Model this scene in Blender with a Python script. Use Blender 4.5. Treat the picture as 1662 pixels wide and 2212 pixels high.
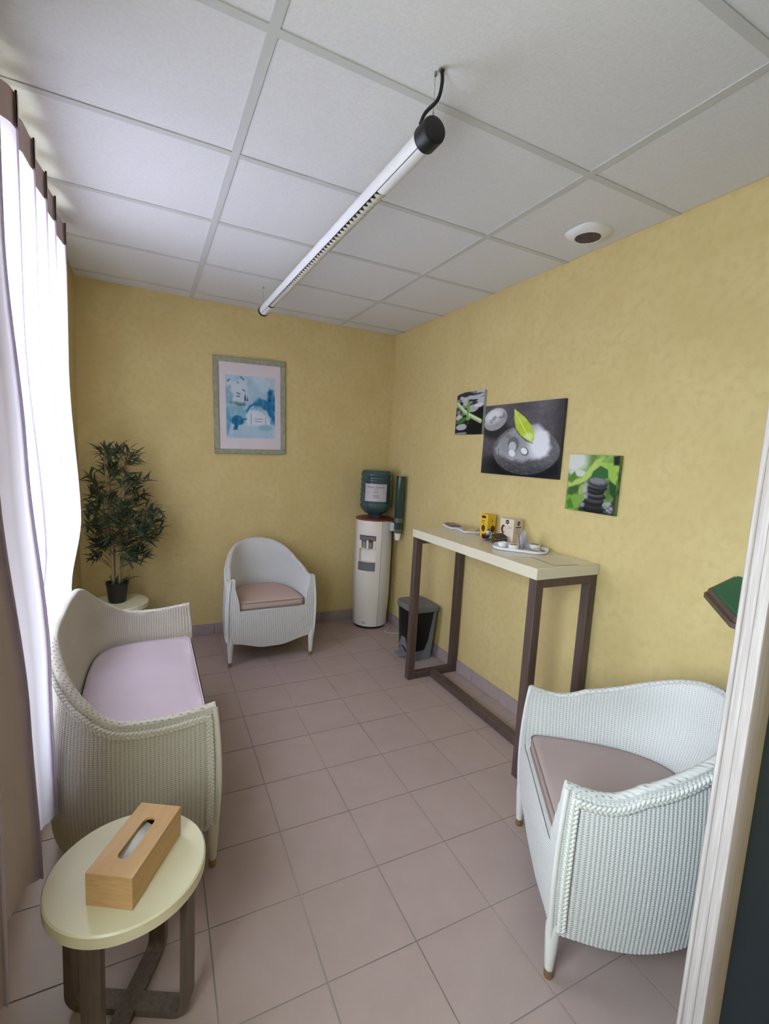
import bpy, bmesh, math, random
import numpy as np
from mathutils import Vector, Matrix, Euler

for o in list(bpy.data.objects): bpy.data.objects.remove(o)
S = bpy.context.scene
COL = S.collection
PI = math.pi
RNG = random.Random(7)

# ------------------------------------------------------------------ camera
CAM = Vector((-2.0181, -3.932, 1.534))
PAN, TILT, ROLL, FPX = 0.4711, 0.1198, 0.0552, 1015.75
fw = Vector((math.sin(PAN)*math.cos(TILT), math.cos(PAN)*math.cos(TILT), -math.sin(TILT)))
rt = Vector((math.cos(PAN), -math.sin(PAN), 0))
up = rt.cross(fw)
r2 = rt*math.cos(ROLL) + up*math.sin(ROLL)
u2 = -rt*math.sin(ROLL) + up*math.cos(ROLL)
cd = bpy.data.cameras.new('camera'); cam = bpy.data.objects.new('camera', cd); COL.objects.link(cam)
m = Matrix((r2, u2, -fw)).transposed().to_4x4(); m.translation = CAM
cam.matrix_world = m
cd.sensor_fit = 'HORIZONTAL'; cd.sensor_width = 36.0; cd.lens = FPX/1662*36.0
cd.clip_start = 0.02; cd.clip_end = 100
S.camera = cam

# ------------------------------------------------------------------ light
S.view_settings.view_transform = 'Standard'; S.view_settings.look = 'None'
S.view_settings.gamma = 1.0; S.view_settings.use_curve_mapping = False
S.view_settings.exposure = 1.10
W = bpy.data.worlds.new('overcast_daylight'); S.world = W; W.use_nodes = True
bgn = W.node_tree.nodes['Background']
_n, _l = W.node_tree.nodes, W.node_tree.links
_tc = _n.new('ShaderNodeTexCoord'); _sp = _n.new('ShaderNodeSeparateXYZ'); _l.new(_tc.outputs['Generated'], _sp.inputs[0])
_rp = _n.new('ShaderNodeValToRGB'); _rp.color_ramp.elements[0].position = 0.49; _rp.color_ramp.elements[1].position = 0.51   # ground below, overcast sky above
_rp.color_ramp.elements[0].color = (0.42, 0.44, 0.45, 1); _rp.color_ramp.elements[1].color = (0.82, 0.92, 1.0, 1)
_mp = _n.new('ShaderNodeMath'); _mp.operation = 'MULTIPLY_ADD'; _mp.inputs[1].default_value = 0.5; _mp.inputs[2].default_value = 0.5
_l.new(_sp.outputs['Z'], _mp.inputs[0]); _l.new(_mp.outputs[0], _rp.inputs['Fac']); _l.new(_rp.outputs['Color'], bgn.inputs['Color'])
bgn.inputs['Strength'].default_value = 11.5
H = 2.609                       # ceiling height
XL = -2.45                      # window wall
YF = -5.2                       # far end of the hall behind the camera
WIN1 = (-2.17, -0.99, 0.50, 2.40)   # y0,y1,z0,z1
WIN2 = (-4.20, -3.28, 0.90, 2.20)
def portal(y0, y1, z0, z1):
    l = bpy.data.lights.new('window_portal', 'AREA'); l.shape = 'RECTANGLE'
    l.size = z1-z0; l.size_y = y1-y0; l.cycles.is_portal = True
    o = bpy.data.objects.new('window_portal', l); COL.objects.link(o)
    o.location = (XL-0.19, (y0+y1)/2, (z0+z1)/2); o.rotation_euler = (0, -PI/2, 0)
portal(*WIN1); portal(*WIN2)

# ------------------------------------------------------------------ materials
def mat(name, col, rough=0.6, metal=0.0, spec=0.5, trans=0.0, ior=1.45, alpha=1.0):
    M = bpy.data.materials.new(name); M.use_nodes = True
    b = M.node_tree.nodes['Principled BSDF']
    b.inputs['Base Color'].default_value = (*col, 1); b.inputs['Roughness'].default_value = rough
    b.inputs['Metallic'].default_value = metal; b.inputs['Specular IOR Level'].default_value = spec
    b.inputs['Transmission Weight'].default_value = trans; b.inputs['IOR'].default_value = ior
    b.inputs['Alpha'].default_value = alpha
    return M
def nodes(M): return M.node_tree.nodes, M.node_tree.links, M.node_tree.nodes['Principled BSDF']
def noise_mat(name, c1, c2, scale, rough=0.6, bump=0.0, bscale=None, detail=6, c3=None, scale3=60, spec=0.5, coord='Object', stretch=None):
    M = mat(name, c1, rough, spec=spec); N, L, b = nodes(M)
    tc = N.new('ShaderNodeTexCoord'); src = tc.outputs[coord]
    if stretch:
        mp = N.new('ShaderNodeMapping'); mp.inputs['Scale'].default_value = stretch
        L.new(src, mp.inputs['Vector']); src = mp.outputs['Vector']
    n = N.new('ShaderNodeTexNoise'); n.inputs['Scale'].default_value = scale; n.inputs['Detail'].default_value = detail
    L.new(src, n.inputs['Vector'])
    r = N.new('ShaderNodeValToRGB'); r.color_ramp.elements[0].position = 0.35; r.color_ramp.elements[1].position = 0.65
    r.color_ramp.elements[0].color = (*c1, 1); r.color_ramp.elements[1].color = (*c2, 1)
    L.new(n.outputs['Fac'], r.inputs['Fac'])
    out = r.outputs['Color']
    if c3:
        n3 = N.new('ShaderNodeTexNoise'); n3.inputs['Scale'].default_value = scale3; n3.inputs['Detail'].default_value = 3
        L.new(src, n3.inputs['Vector'])
        r3 = N.new('ShaderNodeValToRGB'); r3.color_ramp.elements[0].position = 0.45; r3.color_ramp.elements[1].position = 0.75
        L.new(n3.outputs['Fac'], r3.inputs['Fac'])
        mx = N.new('ShaderNodeMixRGB'); mx.inputs['Color2'].default_value = (*c3, 1)
        L.new(r3.outputs['Color'], mx.inputs['Fac']); L.new(out, mx.inputs['Color1']); out = mx.outputs['Color']
    L.new(out, b.inputs['Base Color'])
    if bump:
        nb = N.new('ShaderNodeTexNoise'); nb.inputs['Scale'].default_value = bscale or scale*4; nb.inputs['Detail'].default_value = 4
        L.new(src, nb.inputs['Vector'])
        bp = N.new('ShaderNodeBump'); bp.inputs['Strength'].default_value = bump; bp.inputs['Distance'].default_value = 0.004
        L.new(nb.outputs['Fac'], bp.inputs['Height']); L.new(bp.outputs['Normal'], b.inputs['Normal'])
    return M
M_WALL = noise_mat('yellow_sponged_paint', (0.650, 0.512, 0.225), (0.695, 0.557, 0.260), 4, 0.75, 0.10, 90, c3=(0.62, 0.485, 0.21), scale3=26)
M_CEIL = noise_mat('mineral_ceiling_panel', (0.70, 0.70, 0.70), (0.74, 0.74, 0.74), 90, 0.95, 0.25, 260, spec=0.1)
M_TBAR = mat('grey_white_ceiling_bar', (0.56, 0.57, 0.55), 0.6)
M_TILE = noise_mat('dusky_pink_floor_tile', (0.420, 0.325, 0.298), (0.445, 0.348, 0.320), 9, 0.42, 0.05, 300, c3=(0.40, 0.308, 0.282), scale3=420)
M_GROUT = noise_mat('grey_floor_grout', (0.26, 0.215, 0.20), (0.40, 0.345, 0.325), 2.2, 0.9)
M_BASE = noise_mat('mauve_baseboard_tile', (0.38, 0.30, 0.29), (0.41, 0.325, 0.315), 12, 0.5)
M_NAVY = noise_mat('dark_navy_panel', (0.020, 0.044, 0.088), (0.026, 0.054, 0.104), 2, 0.6, spec=0.2)
M_POST = noise_mat('limed_pale_wood', (0.37, 0.325, 0.315), (0.415, 0.37, 0.36), 12, 0.55, 0.15, 60, stretch=(6, 6, 0.25), c3=(0.49, 0.45, 0.44), scale3=30)
M_DOOR = mat('pvc_window_frame', (0.8, 0.8, 0.8), 0.4)
M_WENGE = noise_mat('dark_wenge_wood', (0.085, 0.054, 0.045), (0.120, 0.080, 0.068), 10, 0.45, 0.15, 40, stretch=(8, 8, 0.4))
M_WENGEG = noise_mat('weathered_brown_wood', (0.10, 0.075, 0.058), (0.155, 0.12, 0.098), 10, 0.4, 0.15, 40, stretch=(8, 8, 0.4))
M_CREAM = noise_mat('cream_lacquer', (0.74, 0.69, 0.48), (0.76, 0.71, 0.50), 3, 0.33)
M_LACQ = noise_mat('ivory_table_lacquer', (0.72, 0.66, 0.50), (0.74, 0.68, 0.52), 3, 0.22)
M_BAMBOO = noise_mat('bamboo_wood', (0.55, 0.33, 0.14), (0.63, 0.40, 0.185), 7, 0.5, 0.05, 60, stretch=(0.8, 3, 16))
M_BLACK = mat('black_plastic', (0.010, 0.010, 0.011), 0.4)
M_GREY = mat('silver_grey_plastic', (0.20, 0.215, 0.24), 0.42)
M_GREYD = mat('grey_plastic', (0.16, 0.165, 0.165), 0.5)
M_WHITE = mat('white_enamel', (0.78, 0.78, 0.78), 0.35)
M_PORC = mat('white_porcelain', (0.80, 0.80, 0.82), 0.2)
M_COOLER = mat('ivory_cooler_plastic', (0.84, 0.78, 0.70), 0.38)
M_COOLS = mat('pale_grey_cooler_side', (0.70, 0.69, 0.67), 0.4)
M_RED = mat('reddish_brown_plastic', (0.20, 0.045, 0.022), 0.35)
M_LOUV = mat('cream_louvre_plastic', (0.60, 0.58, 0.49), 0.45)
M_BRASS = mat('worn_brass', (0.42, 0.30, 0.15), 0.4, metal=0.8)
M_STEEL = mat('steel_wire', (0.4, 0.4, 0.4), 0.35, metal=1.0)
M_LEAF = noise_mat('dark_bamboo_leaf', (0.030, 0.055, 0.030), (0.058, 0.092, 0.050), 14, 0.5)
M_CANE = noise_mat('tan_bamboo_cane', (0.24, 0.15, 0.07), (0.31, 0.21, 0.10), 20, 0.6)
M_SOIL = mat('dark_potting_moss', (0.02, 0.022, 0.015), 0.95)
M_SAGE = noise_mat('sage_green_frame', (0.27, 0.29, 0.20), (0.36, 0.37, 0.28), 30, 0.6, 0.1, 120)
M_HEAD = mat('mauve_heading_tape', (0.55, 0.44, 0.43), 0.9)
M_PAPER = mat('white_paper', (0.82, 0.82, 0.81), 0.6)
M_GREENF = noise_mat('green_baize', (0.010, 0.165, 0.085), (0.014, 0.19, 0.10), 60, 0.7)
def cushion_mat(n, c):
    return noise_mat(n, c, tuple(x*1.05 for x in c), 6, 0.9, 0.15, 900, spec=0.2)
M_CUSH1 = cushion_mat('pink_lilac_fabric', (0.62, 0.52, 0.55))
M_CUSH2 = cushion_mat('dusty_rose_fabric', (0.56, 0.42, 0.36))
M_CUSH3 = cushion_mat('taupe_rose_fabric', (0.43, 0.34, 0.32))
M_PIPE = mat('taupe_piping', (0.30, 0.22, 0.20), 0.8)
def glass_mat(name, tint, gl=0.08):
    M = bpy.data.materials.new(name); M.use_nodes = True; N, L = M.node_tree.nodes, M.node_tree.links
    N.remove(N['Principled BSDF']); t = N.new('ShaderNodeBsdfTransparent'); t.inputs['Color'].default_value = (*tint, 1)
    g = N.new('ShaderNodeBsdfGlossy'); g.inputs['Roughness'].default_value = 0.05
    mx = N.new('ShaderNodeMixShader'); mx.inputs['Fac'].default_value = gl
    L.new(t.outputs[0], mx.inputs[1]); L.new(g.outputs[0], mx.inputs[2]); L.new(mx.outputs[0], N['Material Output'].inputs['Surface'])
    return M
M_PANE = glass_mat('window_glass', (0.96, 0.98, 0.97), 0.04)
def curtain_mat():
    M = bpy.data.materials.new('sheer_white_curtain_cloth'); M.use_nodes = True; N, L = M.node_tree.nodes, M.node_tree.links
    N.remove(N['Principled BSDF'])
    d = N.new('ShaderNodeBsdfDiffuse'); d.inputs['Color'].default_value = (0.62, 0.55, 0.55, 1)
    t = N.new('ShaderNodeBsdfTranslucent'); t.inputs['Color'].default_value = (0.735, 0.70, 0.86, 1)
    mx = N.new('ShaderNodeMixShader'); mx.inputs['Fac'].default_value = 0.55
    L.new(d.outputs[0], mx.inputs[1]); L.new(t.outputs[0], mx.inputs[2]); L.new(mx.outputs[0], N['Material Output'].inputs['Surface'])
    return M
M_CURT = curtain_mat()
def wicker_mat(name, c, gap_shade):
    M = mat(name, c, 0.55, spec=0.35); N, L, b = nodes(M)
    uv = N.new('ShaderNodeUVMap'); sp = N.new('ShaderNodeSeparateXYZ'); L.new(uv.outputs['UV'], sp.inputs[0])
    def mth(op, a, bb=None):
        n = N.new('ShaderNodeMath'); n.operation = op
        for i, v in enumerate((a, bb)):
            if v is None: continue
            if isinstance(v, (int, float)): n.inputs[i].default_value = v
            else: L.new(v, n.inputs[i])
        return n.outputs[0]
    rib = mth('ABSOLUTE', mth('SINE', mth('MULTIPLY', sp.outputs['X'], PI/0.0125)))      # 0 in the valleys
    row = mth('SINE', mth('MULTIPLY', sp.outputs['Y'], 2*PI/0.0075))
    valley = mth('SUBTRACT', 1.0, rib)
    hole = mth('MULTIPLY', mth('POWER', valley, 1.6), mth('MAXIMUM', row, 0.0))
    mx = N.new('ShaderNodeMixRGB'); mx.inputs['Color1'].default_value = (*c, 1); mx.inputs['Color2'].default_value = (*gap_shade, 1)  # shade of the dark interior behind the weave holes, painted as colour
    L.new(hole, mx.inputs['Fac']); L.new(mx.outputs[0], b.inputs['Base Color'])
    bp = N.new('ShaderNodeBump'); bp.inputs['Strength'].default_value = 0.55; bp.inputs['Distance'].default_value = 0.0015
    L.new(mth('SUBTRACT', mth('MULTIPLY', row, 0.5), mth('MULTIPLY', hole, 1.5)), bp.inputs['Height'])
    L.new(bp.outputs['Normal'], b.inputs['Normal'])
    return M
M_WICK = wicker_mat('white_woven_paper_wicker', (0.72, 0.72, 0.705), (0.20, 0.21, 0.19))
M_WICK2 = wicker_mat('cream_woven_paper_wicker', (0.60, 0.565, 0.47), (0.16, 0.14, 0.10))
M_BRAID = mat('white_braid', (0.72, 0.72, 0.68), 0.55)
M_LEGW = mat('white_painted_leg', (0.72, 0.72, 0.70), 0.45)
def attr_mat(name, rough=0.6):
    M = mat(name, (1, 1, 1), rough, spec=0.3); N, L, b = nodes(M)
    a = N.new('ShaderNodeVertexColor'); a.layer_name = 'print'
    L.new(a.outputs['Color'], b.inputs['Base Color']); return M
M_PRINT = attr_mat('printed_canvas', 0.65)
M_PRINTP = attr_mat('printed_paper', 0.3)
def plain(name, c, rough=0.5, metal=0.0): return mat(name, c, rough, metal)

# ------------------------------------------------------------------ mesh helpers
class MB:
    def __init__(s): s.v = []; s.f = []; s.uv = None
    def add(s, vs, fs):
        o = len(s.v); s.v += [tuple(p) for p in vs]; s.f += [tuple(i+o for i in f) for f in fs]
    def box(s, x0, x1, y0, y1, z0, z1):
        s.add([(x0,y0,z0),(x1,y0,z0),(x1,y1,z0),(x0,y1,z0),(x0,y0,z1),(x1,y0,z1),(x1,y1,z1),(x0,y1,z1)],
              [(3,2,1,0),(4,5,6,7),(0,1,5,4),(1,2,6,5),(2,3,7,6),(3,0,4,7)])
    def grid(s, P, closeu=False):            # P[i][j] points
        n, k = len(P), len(P[0]); o = len(s.v)
        for r in P: s.v += [tuple(p) for p in r]
        for i in range(n if closeu else n-1):
            for j in range(k-1):
                a = o+i*k+j; b = o+((i+1) % n)*k+j
                s.f.append((a, b, b+1, a+1))
    def lathe(s, prof, n=32, c=(0, 0), cap=True):     # prof: [(r,z)...]
        o = len(s.v); k = len(prof)
        for i in range(n):
            a = 2*PI*i/n
            for r, z in prof: s.v.append((c[0]+r*math.cos(a), c[1]+r*math.sin(a), z))
        for i in range(n):
            for j in range(k-1):
                a = o+i*k+j; b = o+((i+1) % n)*k+j; s.f.append((a, b, b+1, a+1))
        if cap:
            s.f.append(tuple(o+i*k for i in reversed(range(n)))); s.f.append(tuple(o+i*k+k-1 for i in range(n)))
    def tube(s, pts, r, n=8, closed=False, cap=True):
        pts = [Vector(p) for p in pts]; N = len(pts); o = len(s.v)
        rr = r if isinstance(r, (list, tuple)) else [r]*N
        ref = None
        for i, p in enumerate(pts):
            if closed: t = pts[(i+1) % N]-pts[i-1]
            else: t = pts[min(i+1, N-1)]-pts[max(i-1, 0)]
            t.normalize()
            if ref is None:
                ref = Vector((0, 0, 1)) if abs(t.z) < 0.9 else Vector((1, 0, 0))
            a = ref - t*ref.dot(t); a.normalize(); ref = a; b = t.cross(a)
            for q in range(n):
                an = 2*PI*q/n; s.v.append(tuple(p+(a*math.cos(an)+b*math.sin(an))*rr[i]))
        for i in range(N if closed else N-1):
            for q in range(n):
                x = o+i*n+q; y = o+i*n+(q+1) % n; i2 = (i+1) % N
                s.f.append((x, y, o+i2*n+(q+1) % n, o+i2*n+q))
        if cap and not closed:
            s.f.append(tuple(o+q for q in reversed(range(n)))); s.f.append(tuple(o+(N-1)*n+q for q in range(n)))
    def prism(s, poly, z0, z1):
        n = len(poly); s.add([(*p, z0) for p in poly]+[(*p, z1) for p in poly],
              [tuple(reversed(range(n))), tuple(range(n, 2*n))]+[(i, (i+1) % n, n+(i+1) % n, n+i) for i in range(n)])
    def mesh(s, name, m, smooth=None, fix=True):
        me = bpy.data.meshes.new(name); me.from_pydata(s.v, [], s.f)
        if s.uv is not None:
            l = me.uv_layers.new(name='UVMap'); idx = np.empty(len(me.loops), dtype=np.int32); me.loops.foreach_get('vertex_index', idx)
            l.data.foreach_set('uv', np.asarray(s.uv, dtype=np.float32)[idx].ravel())
        if fix:
            b = bmesh.new(); b.from_mesh(me); bmesh.ops.recalc_face_normals(b, faces=b.faces); b.to_mesh(me); b.free()
        if m: me.materials.append(m)
        if smooth:
            me.polygons.foreach_set('use_smooth', [True]*len(me.polygons)); me.set_sharp_from_angle(angle=math.radians(smooth))
        me.update(); return me
    def build(s, name, m, parent=None, smooth=None, fix=True):
        return link(name, s.mesh(name, m, smooth, fix), parent)
def link(name, me, parent=None):
    o = bpy.data.objects.new(name, me); COL.objects.link(o)
    if parent: o.parent = parent
    return o
def bevelled(name, m, x0, x1, y0, y1, z0, z1, bev=0.003, seg=2, parent=None):
    b = bmesh.new(); bmesh.ops.create_cube(b, size=1)
    for v in b.verts: v.co = ((x0+x1)/2+v.co.x*(x1-x0), (y0+y1)/2+v.co.y*(y1-y0), (z0+z1)/2+v.co.z*(z1-z0))
    bmesh.ops.bevel(b, geom=b.edges[:]+b.verts[:], offset=bev, segments=seg, affect='EDGES', profile=0.5)
    me = bpy.data.meshes.new(name); b.to_mesh(me); b.free(); me.materials.append(m)
    me.polygons.foreach_set('use_smooth', [True]*len(me.polygons)); me.set_sharp_from_angle(angle=math.radians(40))
    return link(name, me, parent)
def thing(name, label, cat, loc=(0, 0, 0), rz=0.0, group=None):
    o = bpy.data.objects.new(name, None); COL.objects.link(o); o.location = loc; o.rotation_euler = (0, 0, rz)
    o.empty_display_size = 0.05
    o['label'] = label; o['category'] = cat
    if group: o['group'] = group
    return o
def tag(o, label, cat, group=None, kind=None):
    o['label'] = label; o['category'] = cat
    if group: o['group'] = group
    if kind: o['kind'] = kind
    return o
def struct(o, label, cat): o['kind'] = 'structure'; o['label'] = label; o['category'] = cat; return o
def sm(a, b, x):
    t = max(0.0, min(1.0, (x-a)/(b-a))); return t*t*(3-2*t)
def catmull(P, n=8):
    P = [Vector(p) for p in P]; Q = [P[0]*2-P[1]]+P+[P[-1]*2-P[-2]]; out = []
    for i in range(1, len(Q)-2):
        for k in range(n):
            t = k/n; a, b, c, d = Q[i-1], Q[i], Q[i+1], Q[i+2]
            out.append(0.5*((2*b)+(c-a)*t+(2*a-5*b+4*c-d)*t*t+(3*b-a-3*c+d)*t*t*t))
    out.append(P[-1]); return out
def text_mesh(txt, size):
    c = bpy.data.curves.new('lettering', 'FONT'); c.body = txt; c.size = size; c.align_x = 'CENTER'; c.resolution_u = 2
    o = bpy.data.objects.new('lettering', c); COL.objects.link(o); dg = bpy.context.evaluated_depsgraph_get()
    me = bpy.data.meshes.new_from_object(o.evaluated_get(dg)); bpy.data.objects.remove(o); return me

# ------------------------------------------------------------------ the room
# floor: recessed grout slab with every tile a piece of its own
fl = MB(); fl.box(XL-0.2, 0.2, YF, 0.2, -0.08, -0.003)
floor = struct(fl.build('floor', M_GROUT), 'dusky pink square ceramic tile floor with grey joints', 'floor')
def clip(poly, ax, v, keep_less):
    out = []
    for i in range(len(poly)):
        a, b = poly[i], poly[(i+1) % len(poly)]
        ia = (a[ax] <= v) == keep_less; ib = (b[ax] <= v) == keep_less
        if ia: out.append(a)
        if ia != ib:
            t = (v-a[ax])/(b[ax]-a[ax]); out.append((a[0]+(b[0]-a[0])*t, a[1]+(b[1]-a[1])*t))
    return out
ax_, ay_ = (0.2990, -0.0030), (-0.0050, -0.2985)
gr = 0.0022/0.299
tile_mesh = None
for i in range(-5, 8):
    for j in range(-11, 12):
        def P(u, v): return (-1.5446+ax_[0]*u+ay_[0]*v, -2.2282+ax_[1]*u+ay_[1]*v)
        q = [P(i+gr, j+gr), P(i+1-gr, j+gr), P(i+1-gr, j+1-gr), P(i+gr, j+1-gr)]
        c = clip(clip(clip(clip(q, 0, XL, False), 0, 0.0, True), 1, -4.6, False), 1, 0.0, True)
        if len(c) < 3: continue
        area = abs(sum(c[k][0]*c[(k+1) % len(c)][1]-c[(k+1) % len(c)][0]*c[k][1] for k in range(len(c))))/2
        if area < 0.0004: continue
        if area > 0.0875:
            if tile_mesh is None:
                o0 = P(i, j); b = MB(); b.prism([(p[0]-o0[0], p[1]-o0[1]) for p in q], -0.008, 0.0); tile_mesh = b.mesh('tile', M_TILE)
            t = link('tile', tile_mesh, floor); t.location = (*P(i, j), RNG.uniform(-0.0006, 0.0))
        else:
            b = MB(); b.prism(c, -0.008, -0.0003); b.build('tile', M_TILE, floor)
# ceiling: grid bars and panels as pieces
cl = MB(); cl.box(XL-0.2, 0.2, YF, 0.2, H+0.03, H+0.10)
ceiling = struct(cl.build('ceiling', M_CEIL), 'suspended ceiling of pale grey panels in a grey metal grid', 'ceiling')
TX = [XL, -1.7195, -0.5422, 0.0]; TY = [0.0]+[-0.168-0.598*k for k in range(9)]
BW = 0.0145
for a, b in zip(TX[:-1], TX[1:]):
    for c, d in zip(TY[:-1], TY[1:]):
        mb = MB(); e = 0.004
        mb.box(a+e, b-e, d+e, c-e, H+0.004, H+0.02); p = mb.build('ceiling_panel', M_CEIL, ceiling)
for x in TX[1:3]:
    mb = MB(); mb.box(x-BW, x+BW, TY[-1], 0, H, H+0.006); mb.build('grid_bar', M_TBAR, ceiling)
for y in TY[1:]:
    for a, b in zip(TX[:-1], TX[1:]):
        mb = MB(); mb.box(a+(BW if a > XL+.01 else 0), b-(BW if b < -.01 else 0), y-BW*0.95, y+BW*0.95, H, H+0.006); mb.build('grid_bar', M_TBAR, ceiling)
# walls
wb = MB(); wb.box(XL-0.2, 0.2, 0.0, 0.2, -0.08, H+0.1); struct(wb.build('wall_back', M_WALL), 'yellow sponge painted end wall behind the armchair', 'wall')
wr = MB(); wr.box(0.0, 0.2, YF, 0.0, -0.08, H+0.1); struct(wr.build('wall_right', M_WALL), 'long yellow sponge painted wall behind the bar table', 'wall')
wl = MB(); T0 = XL-0.2
ys = [YF, WIN2[0], WIN2[1], WIN1[0], WIN1[1], 0.0]
for a, b in ((0, 1), (2, 3), (4, 5)): wl.box(T0, XL, ys[a], ys[b], -0.08, H+0.1)
for wn in (WIN1, WIN2):
    wl.box(T0, XL, wn[0], wn[1], -0.08, wn[2]); wl.box(T0, XL, wn[0], wn[1], wn[3], H+0.1)
struct(wl.build('wall_left', M_WALL), 'yellow window wall behind the curtains', 'wall')
wf = MB(); wf.box(XL-0.2, 0.2, YF-0.15, YF, -0.08, H+0.1); struct(wf.build('wall_front', M_WALL), 'yellow wall at the near end of the room', 'wall')
def window(name, wn, label, nm):
    y0, y1, z0, z1 = wn
    e = bpy.data.objects.new(name, None); COL.objects.link(e); e.location = (XL-0.12, (y0+y1)/2, z0); struct(e, label, 'window')
    L = lambda mb: mb
    hy = (y1-y0)/2; hz = z1-z0; fr = 0.05
    mb = MB(); mb.box(-.03, .03, -hy, hy, 0, fr); mb.box(-.03, .03, -hy, hy, hz-fr, hz)
    mb.box(-.03, .03, -hy, -hy+fr, fr, hz-fr); mb.box(-.03, .03, hy-fr, hy, fr, hz-fr); mb.build('window_frame', M_DOOR, e)
    xs = [-hy+fr+(2*hy-2*fr)*k/nm for k in range(nm+1)]
    for k in range(nm):
        if k: b = MB(); b.box(-.025, .025, xs[k]-.03, xs[k]+.03, fr, hz-fr); b.build('mullion', M_DOOR, e)
        g = MB(); g.box(-.003, .003, xs[k]+(.03 if k else 0), xs[k+1]-(.03 if k < nm-1 else 0), fr, hz-fr); g.build('pane', M_PANE, e)
window('window_1', WIN1, 'bright white framed window behind the sheer curtains', 2)
window('window_2', WIN2, 'white framed window beside the entrance', 2)
# baseboard tiles
def baseboard(name, label, a, b, horizontal):
    e = bpy.data.objects.new(name, None); COL.objects.link(e); struct(e, label, 'baseboard')
    n = max(1, round((b-a)/0.3)); st = (b-a)/n; hh = 0.088
    for k in range(n):
        s, t = a+k*st+0.0012, a+(k+1)*st-0.0012
        if horizontal == 'back': o = bevelled('baseboard_tile', M_BASE, s, t, -0.009, 0.0, 0.0, hh, 0.0025, 1, e)
        elif horizontal == 'right': o = bevelled('baseboard_tile', M_BASE, -0.009, 0.0, s, t, 0.0, hh, 0.0025, 1, e)
        else: o = bevelled('baseboard_tile', M_BASE, XL, XL+0.009, s, t, 0.0, hh, 0.0025, 1, e)
baseboard('baseboard_back', 'mauve tile baseboard along the end wall', XL+.01, -0.01, 'back')
baseboard('baseboard_right', 'mauve tile baseboard under the bar table', -3.5, 0.0, 'right')
baseboard('baseboard_left', 'mauve tile baseboard under the window', -3.1, -0.01, 'left')
# pale wood post and dark partition panel at the right edge
def post():
    e = bpy.data.objects.new('trim_1', None); COL.objects.link(e); e.location = (-1.05, -3.527, 0)
    struct(e, 'pale limed wooden post at the right edge', 'post')
    bevelled('post_board', M_POST, 0.0, 0.068, 0.0, 0.042, 0.0, H, 0.004, 2, e)
    bevelled('bead_strip', M_POST, -0.004, 0.004, 0.0345, 0.044, 0.0, H, 0.002, 1, e)
    bevelled('groove_strip', M_POST, -0.0022, 0.001, 0.017, 0.019, 0.0, H, 0.0006, 1, e)
post()
pn = bevelled('wall_partition', M_NAVY, -0.985, -0.002, -3.512, -3.495, 0.0, H, 0.003, 1)
struct(pn, 'dark navy partition panel beside the pale wood post', 'partition')

# ------------------------------------------------------------------ curtains
def curtain(label, crests, ztop, zbot, crest_x, trough, end0, end1, far=False, seed=1):
    rng = random.Random(seed)
    t = thing('curtain', label, 'curtain', (-2.4, (crests[0]+crests[-1])/2, 0), 0, 'curtains at the window')
    oy = (crests[0]+crests[-1])/2
    # plan samples: (y, weight 0 trough..1 crest)
    knots = [(end0, 0.15)]
    for i, c in enumerate(crests):
        knots += [(c+0.040, 0.04), (c+0.004, 0.50), (c-0.004, 0.97), (c-0.028, 1.0), (c-0.006, 0.90), (c-0.034, 0.80)]
        if i < len(crests)-1:
            d = crests[i+1]+0.040-(c-0.034); knots += [(c-0.034+d*0.45, 0.62+0.2*rng.random())]
    knots.append((end1, 0.3))
    pl = []
    for (a, wa), (b, wb_) in zip(knots[:-1], knots[1:]):
        n = 10
        for k in range(n):
            f = k/n; pl.append((a+(b-a)*f, wa+(wb_-wa)*(0.35*f+0.65*f*f*(3-2*f)), f))
    pl.append((*knots[-1], 0))
    ph = [rng.uniform(0, 6) for _ in range(8)]
    def pt(i, z):
        y, w, _ = pl[i]
        f = (ztop-z)/(ztop-zbot)
        amp = crest_x(z)-trough(z)
        x = trough(z)+amp*w + 0.006*math.sin(3.0*z+y*9+ph[0])*f
        y2 = y + 0.022*f*math.sin(y*5+ph[1]) + 0.006*math.sin(z*4+ph[2]+y*7)*f
        return (x+2.4, y2-oy, z)
    zs = [ztop-0.085-(ztop-0.085-zbot)*k/44 for k in range(45)]
    def zb(i, k):
        z = zs[k]
        return z + (0.03*math.sin(pl[i][0]*23+ph[3])+0.035*math.sin(pl[i][0]*9+ph[4]))*(k/44)**6
    g = MB(); g.grid([[pt(i, zb(i, k)) for k in range(45)] for i in range(len(pl))])
    g.build('cloth', M_CURT, t, 60)
    h = MB(); front = [[(pt(i, z)[0]+0.002, pt(i, z)[1], z) for z in (ztop-0.095, ztop-0.06, ztop-0.03, ztop)] for i in range(len(pl))]
    back = [[(p[0]-0.005, p[1], p[2]) for p in reversed(r)] for r in front]
    h.grid([a+b+[a[0]] for a, b in zip(front, back)]); h.build('heading_tape', M_HEAD, t, 50)
    return t
def cx_far(z): return -2.352+0.035*sm(1.9, 1.15, z)-0.055*sm(1.15, 0.75, z)
def tr_far(z): return -2.418+0.01*sm(2, 1.2, z)
curtain('backlit sheer white curtain with deep folds behind the wicker sofa', [-1.13, -1.40, -1.60, -1.82, -2.06], 2.525, 0.30, cx_far, tr_far, -0.97, -2.14, seed=3)
def cx_near(z): return -2.362+0.030*sm(2.1, 1.45, z)+0.046*sm(1.5, 0.8, z)+0.008*sm(.8, .35, z)
def tr_near(z): return -2.418+0.045*sm(1.8, 0.6, z)
curtain('unlit greyish nearest curtain hanging beside the tissue box table', [-2.22, -2.50, -2.80], 2.525, 0.36, cx_near, tr_near, -2.150, -2.98, seed=5)
tk = MB(); tk.box(-2.4495, -2.439, -3.1, -0.85, 2.535, 2.555)
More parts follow.
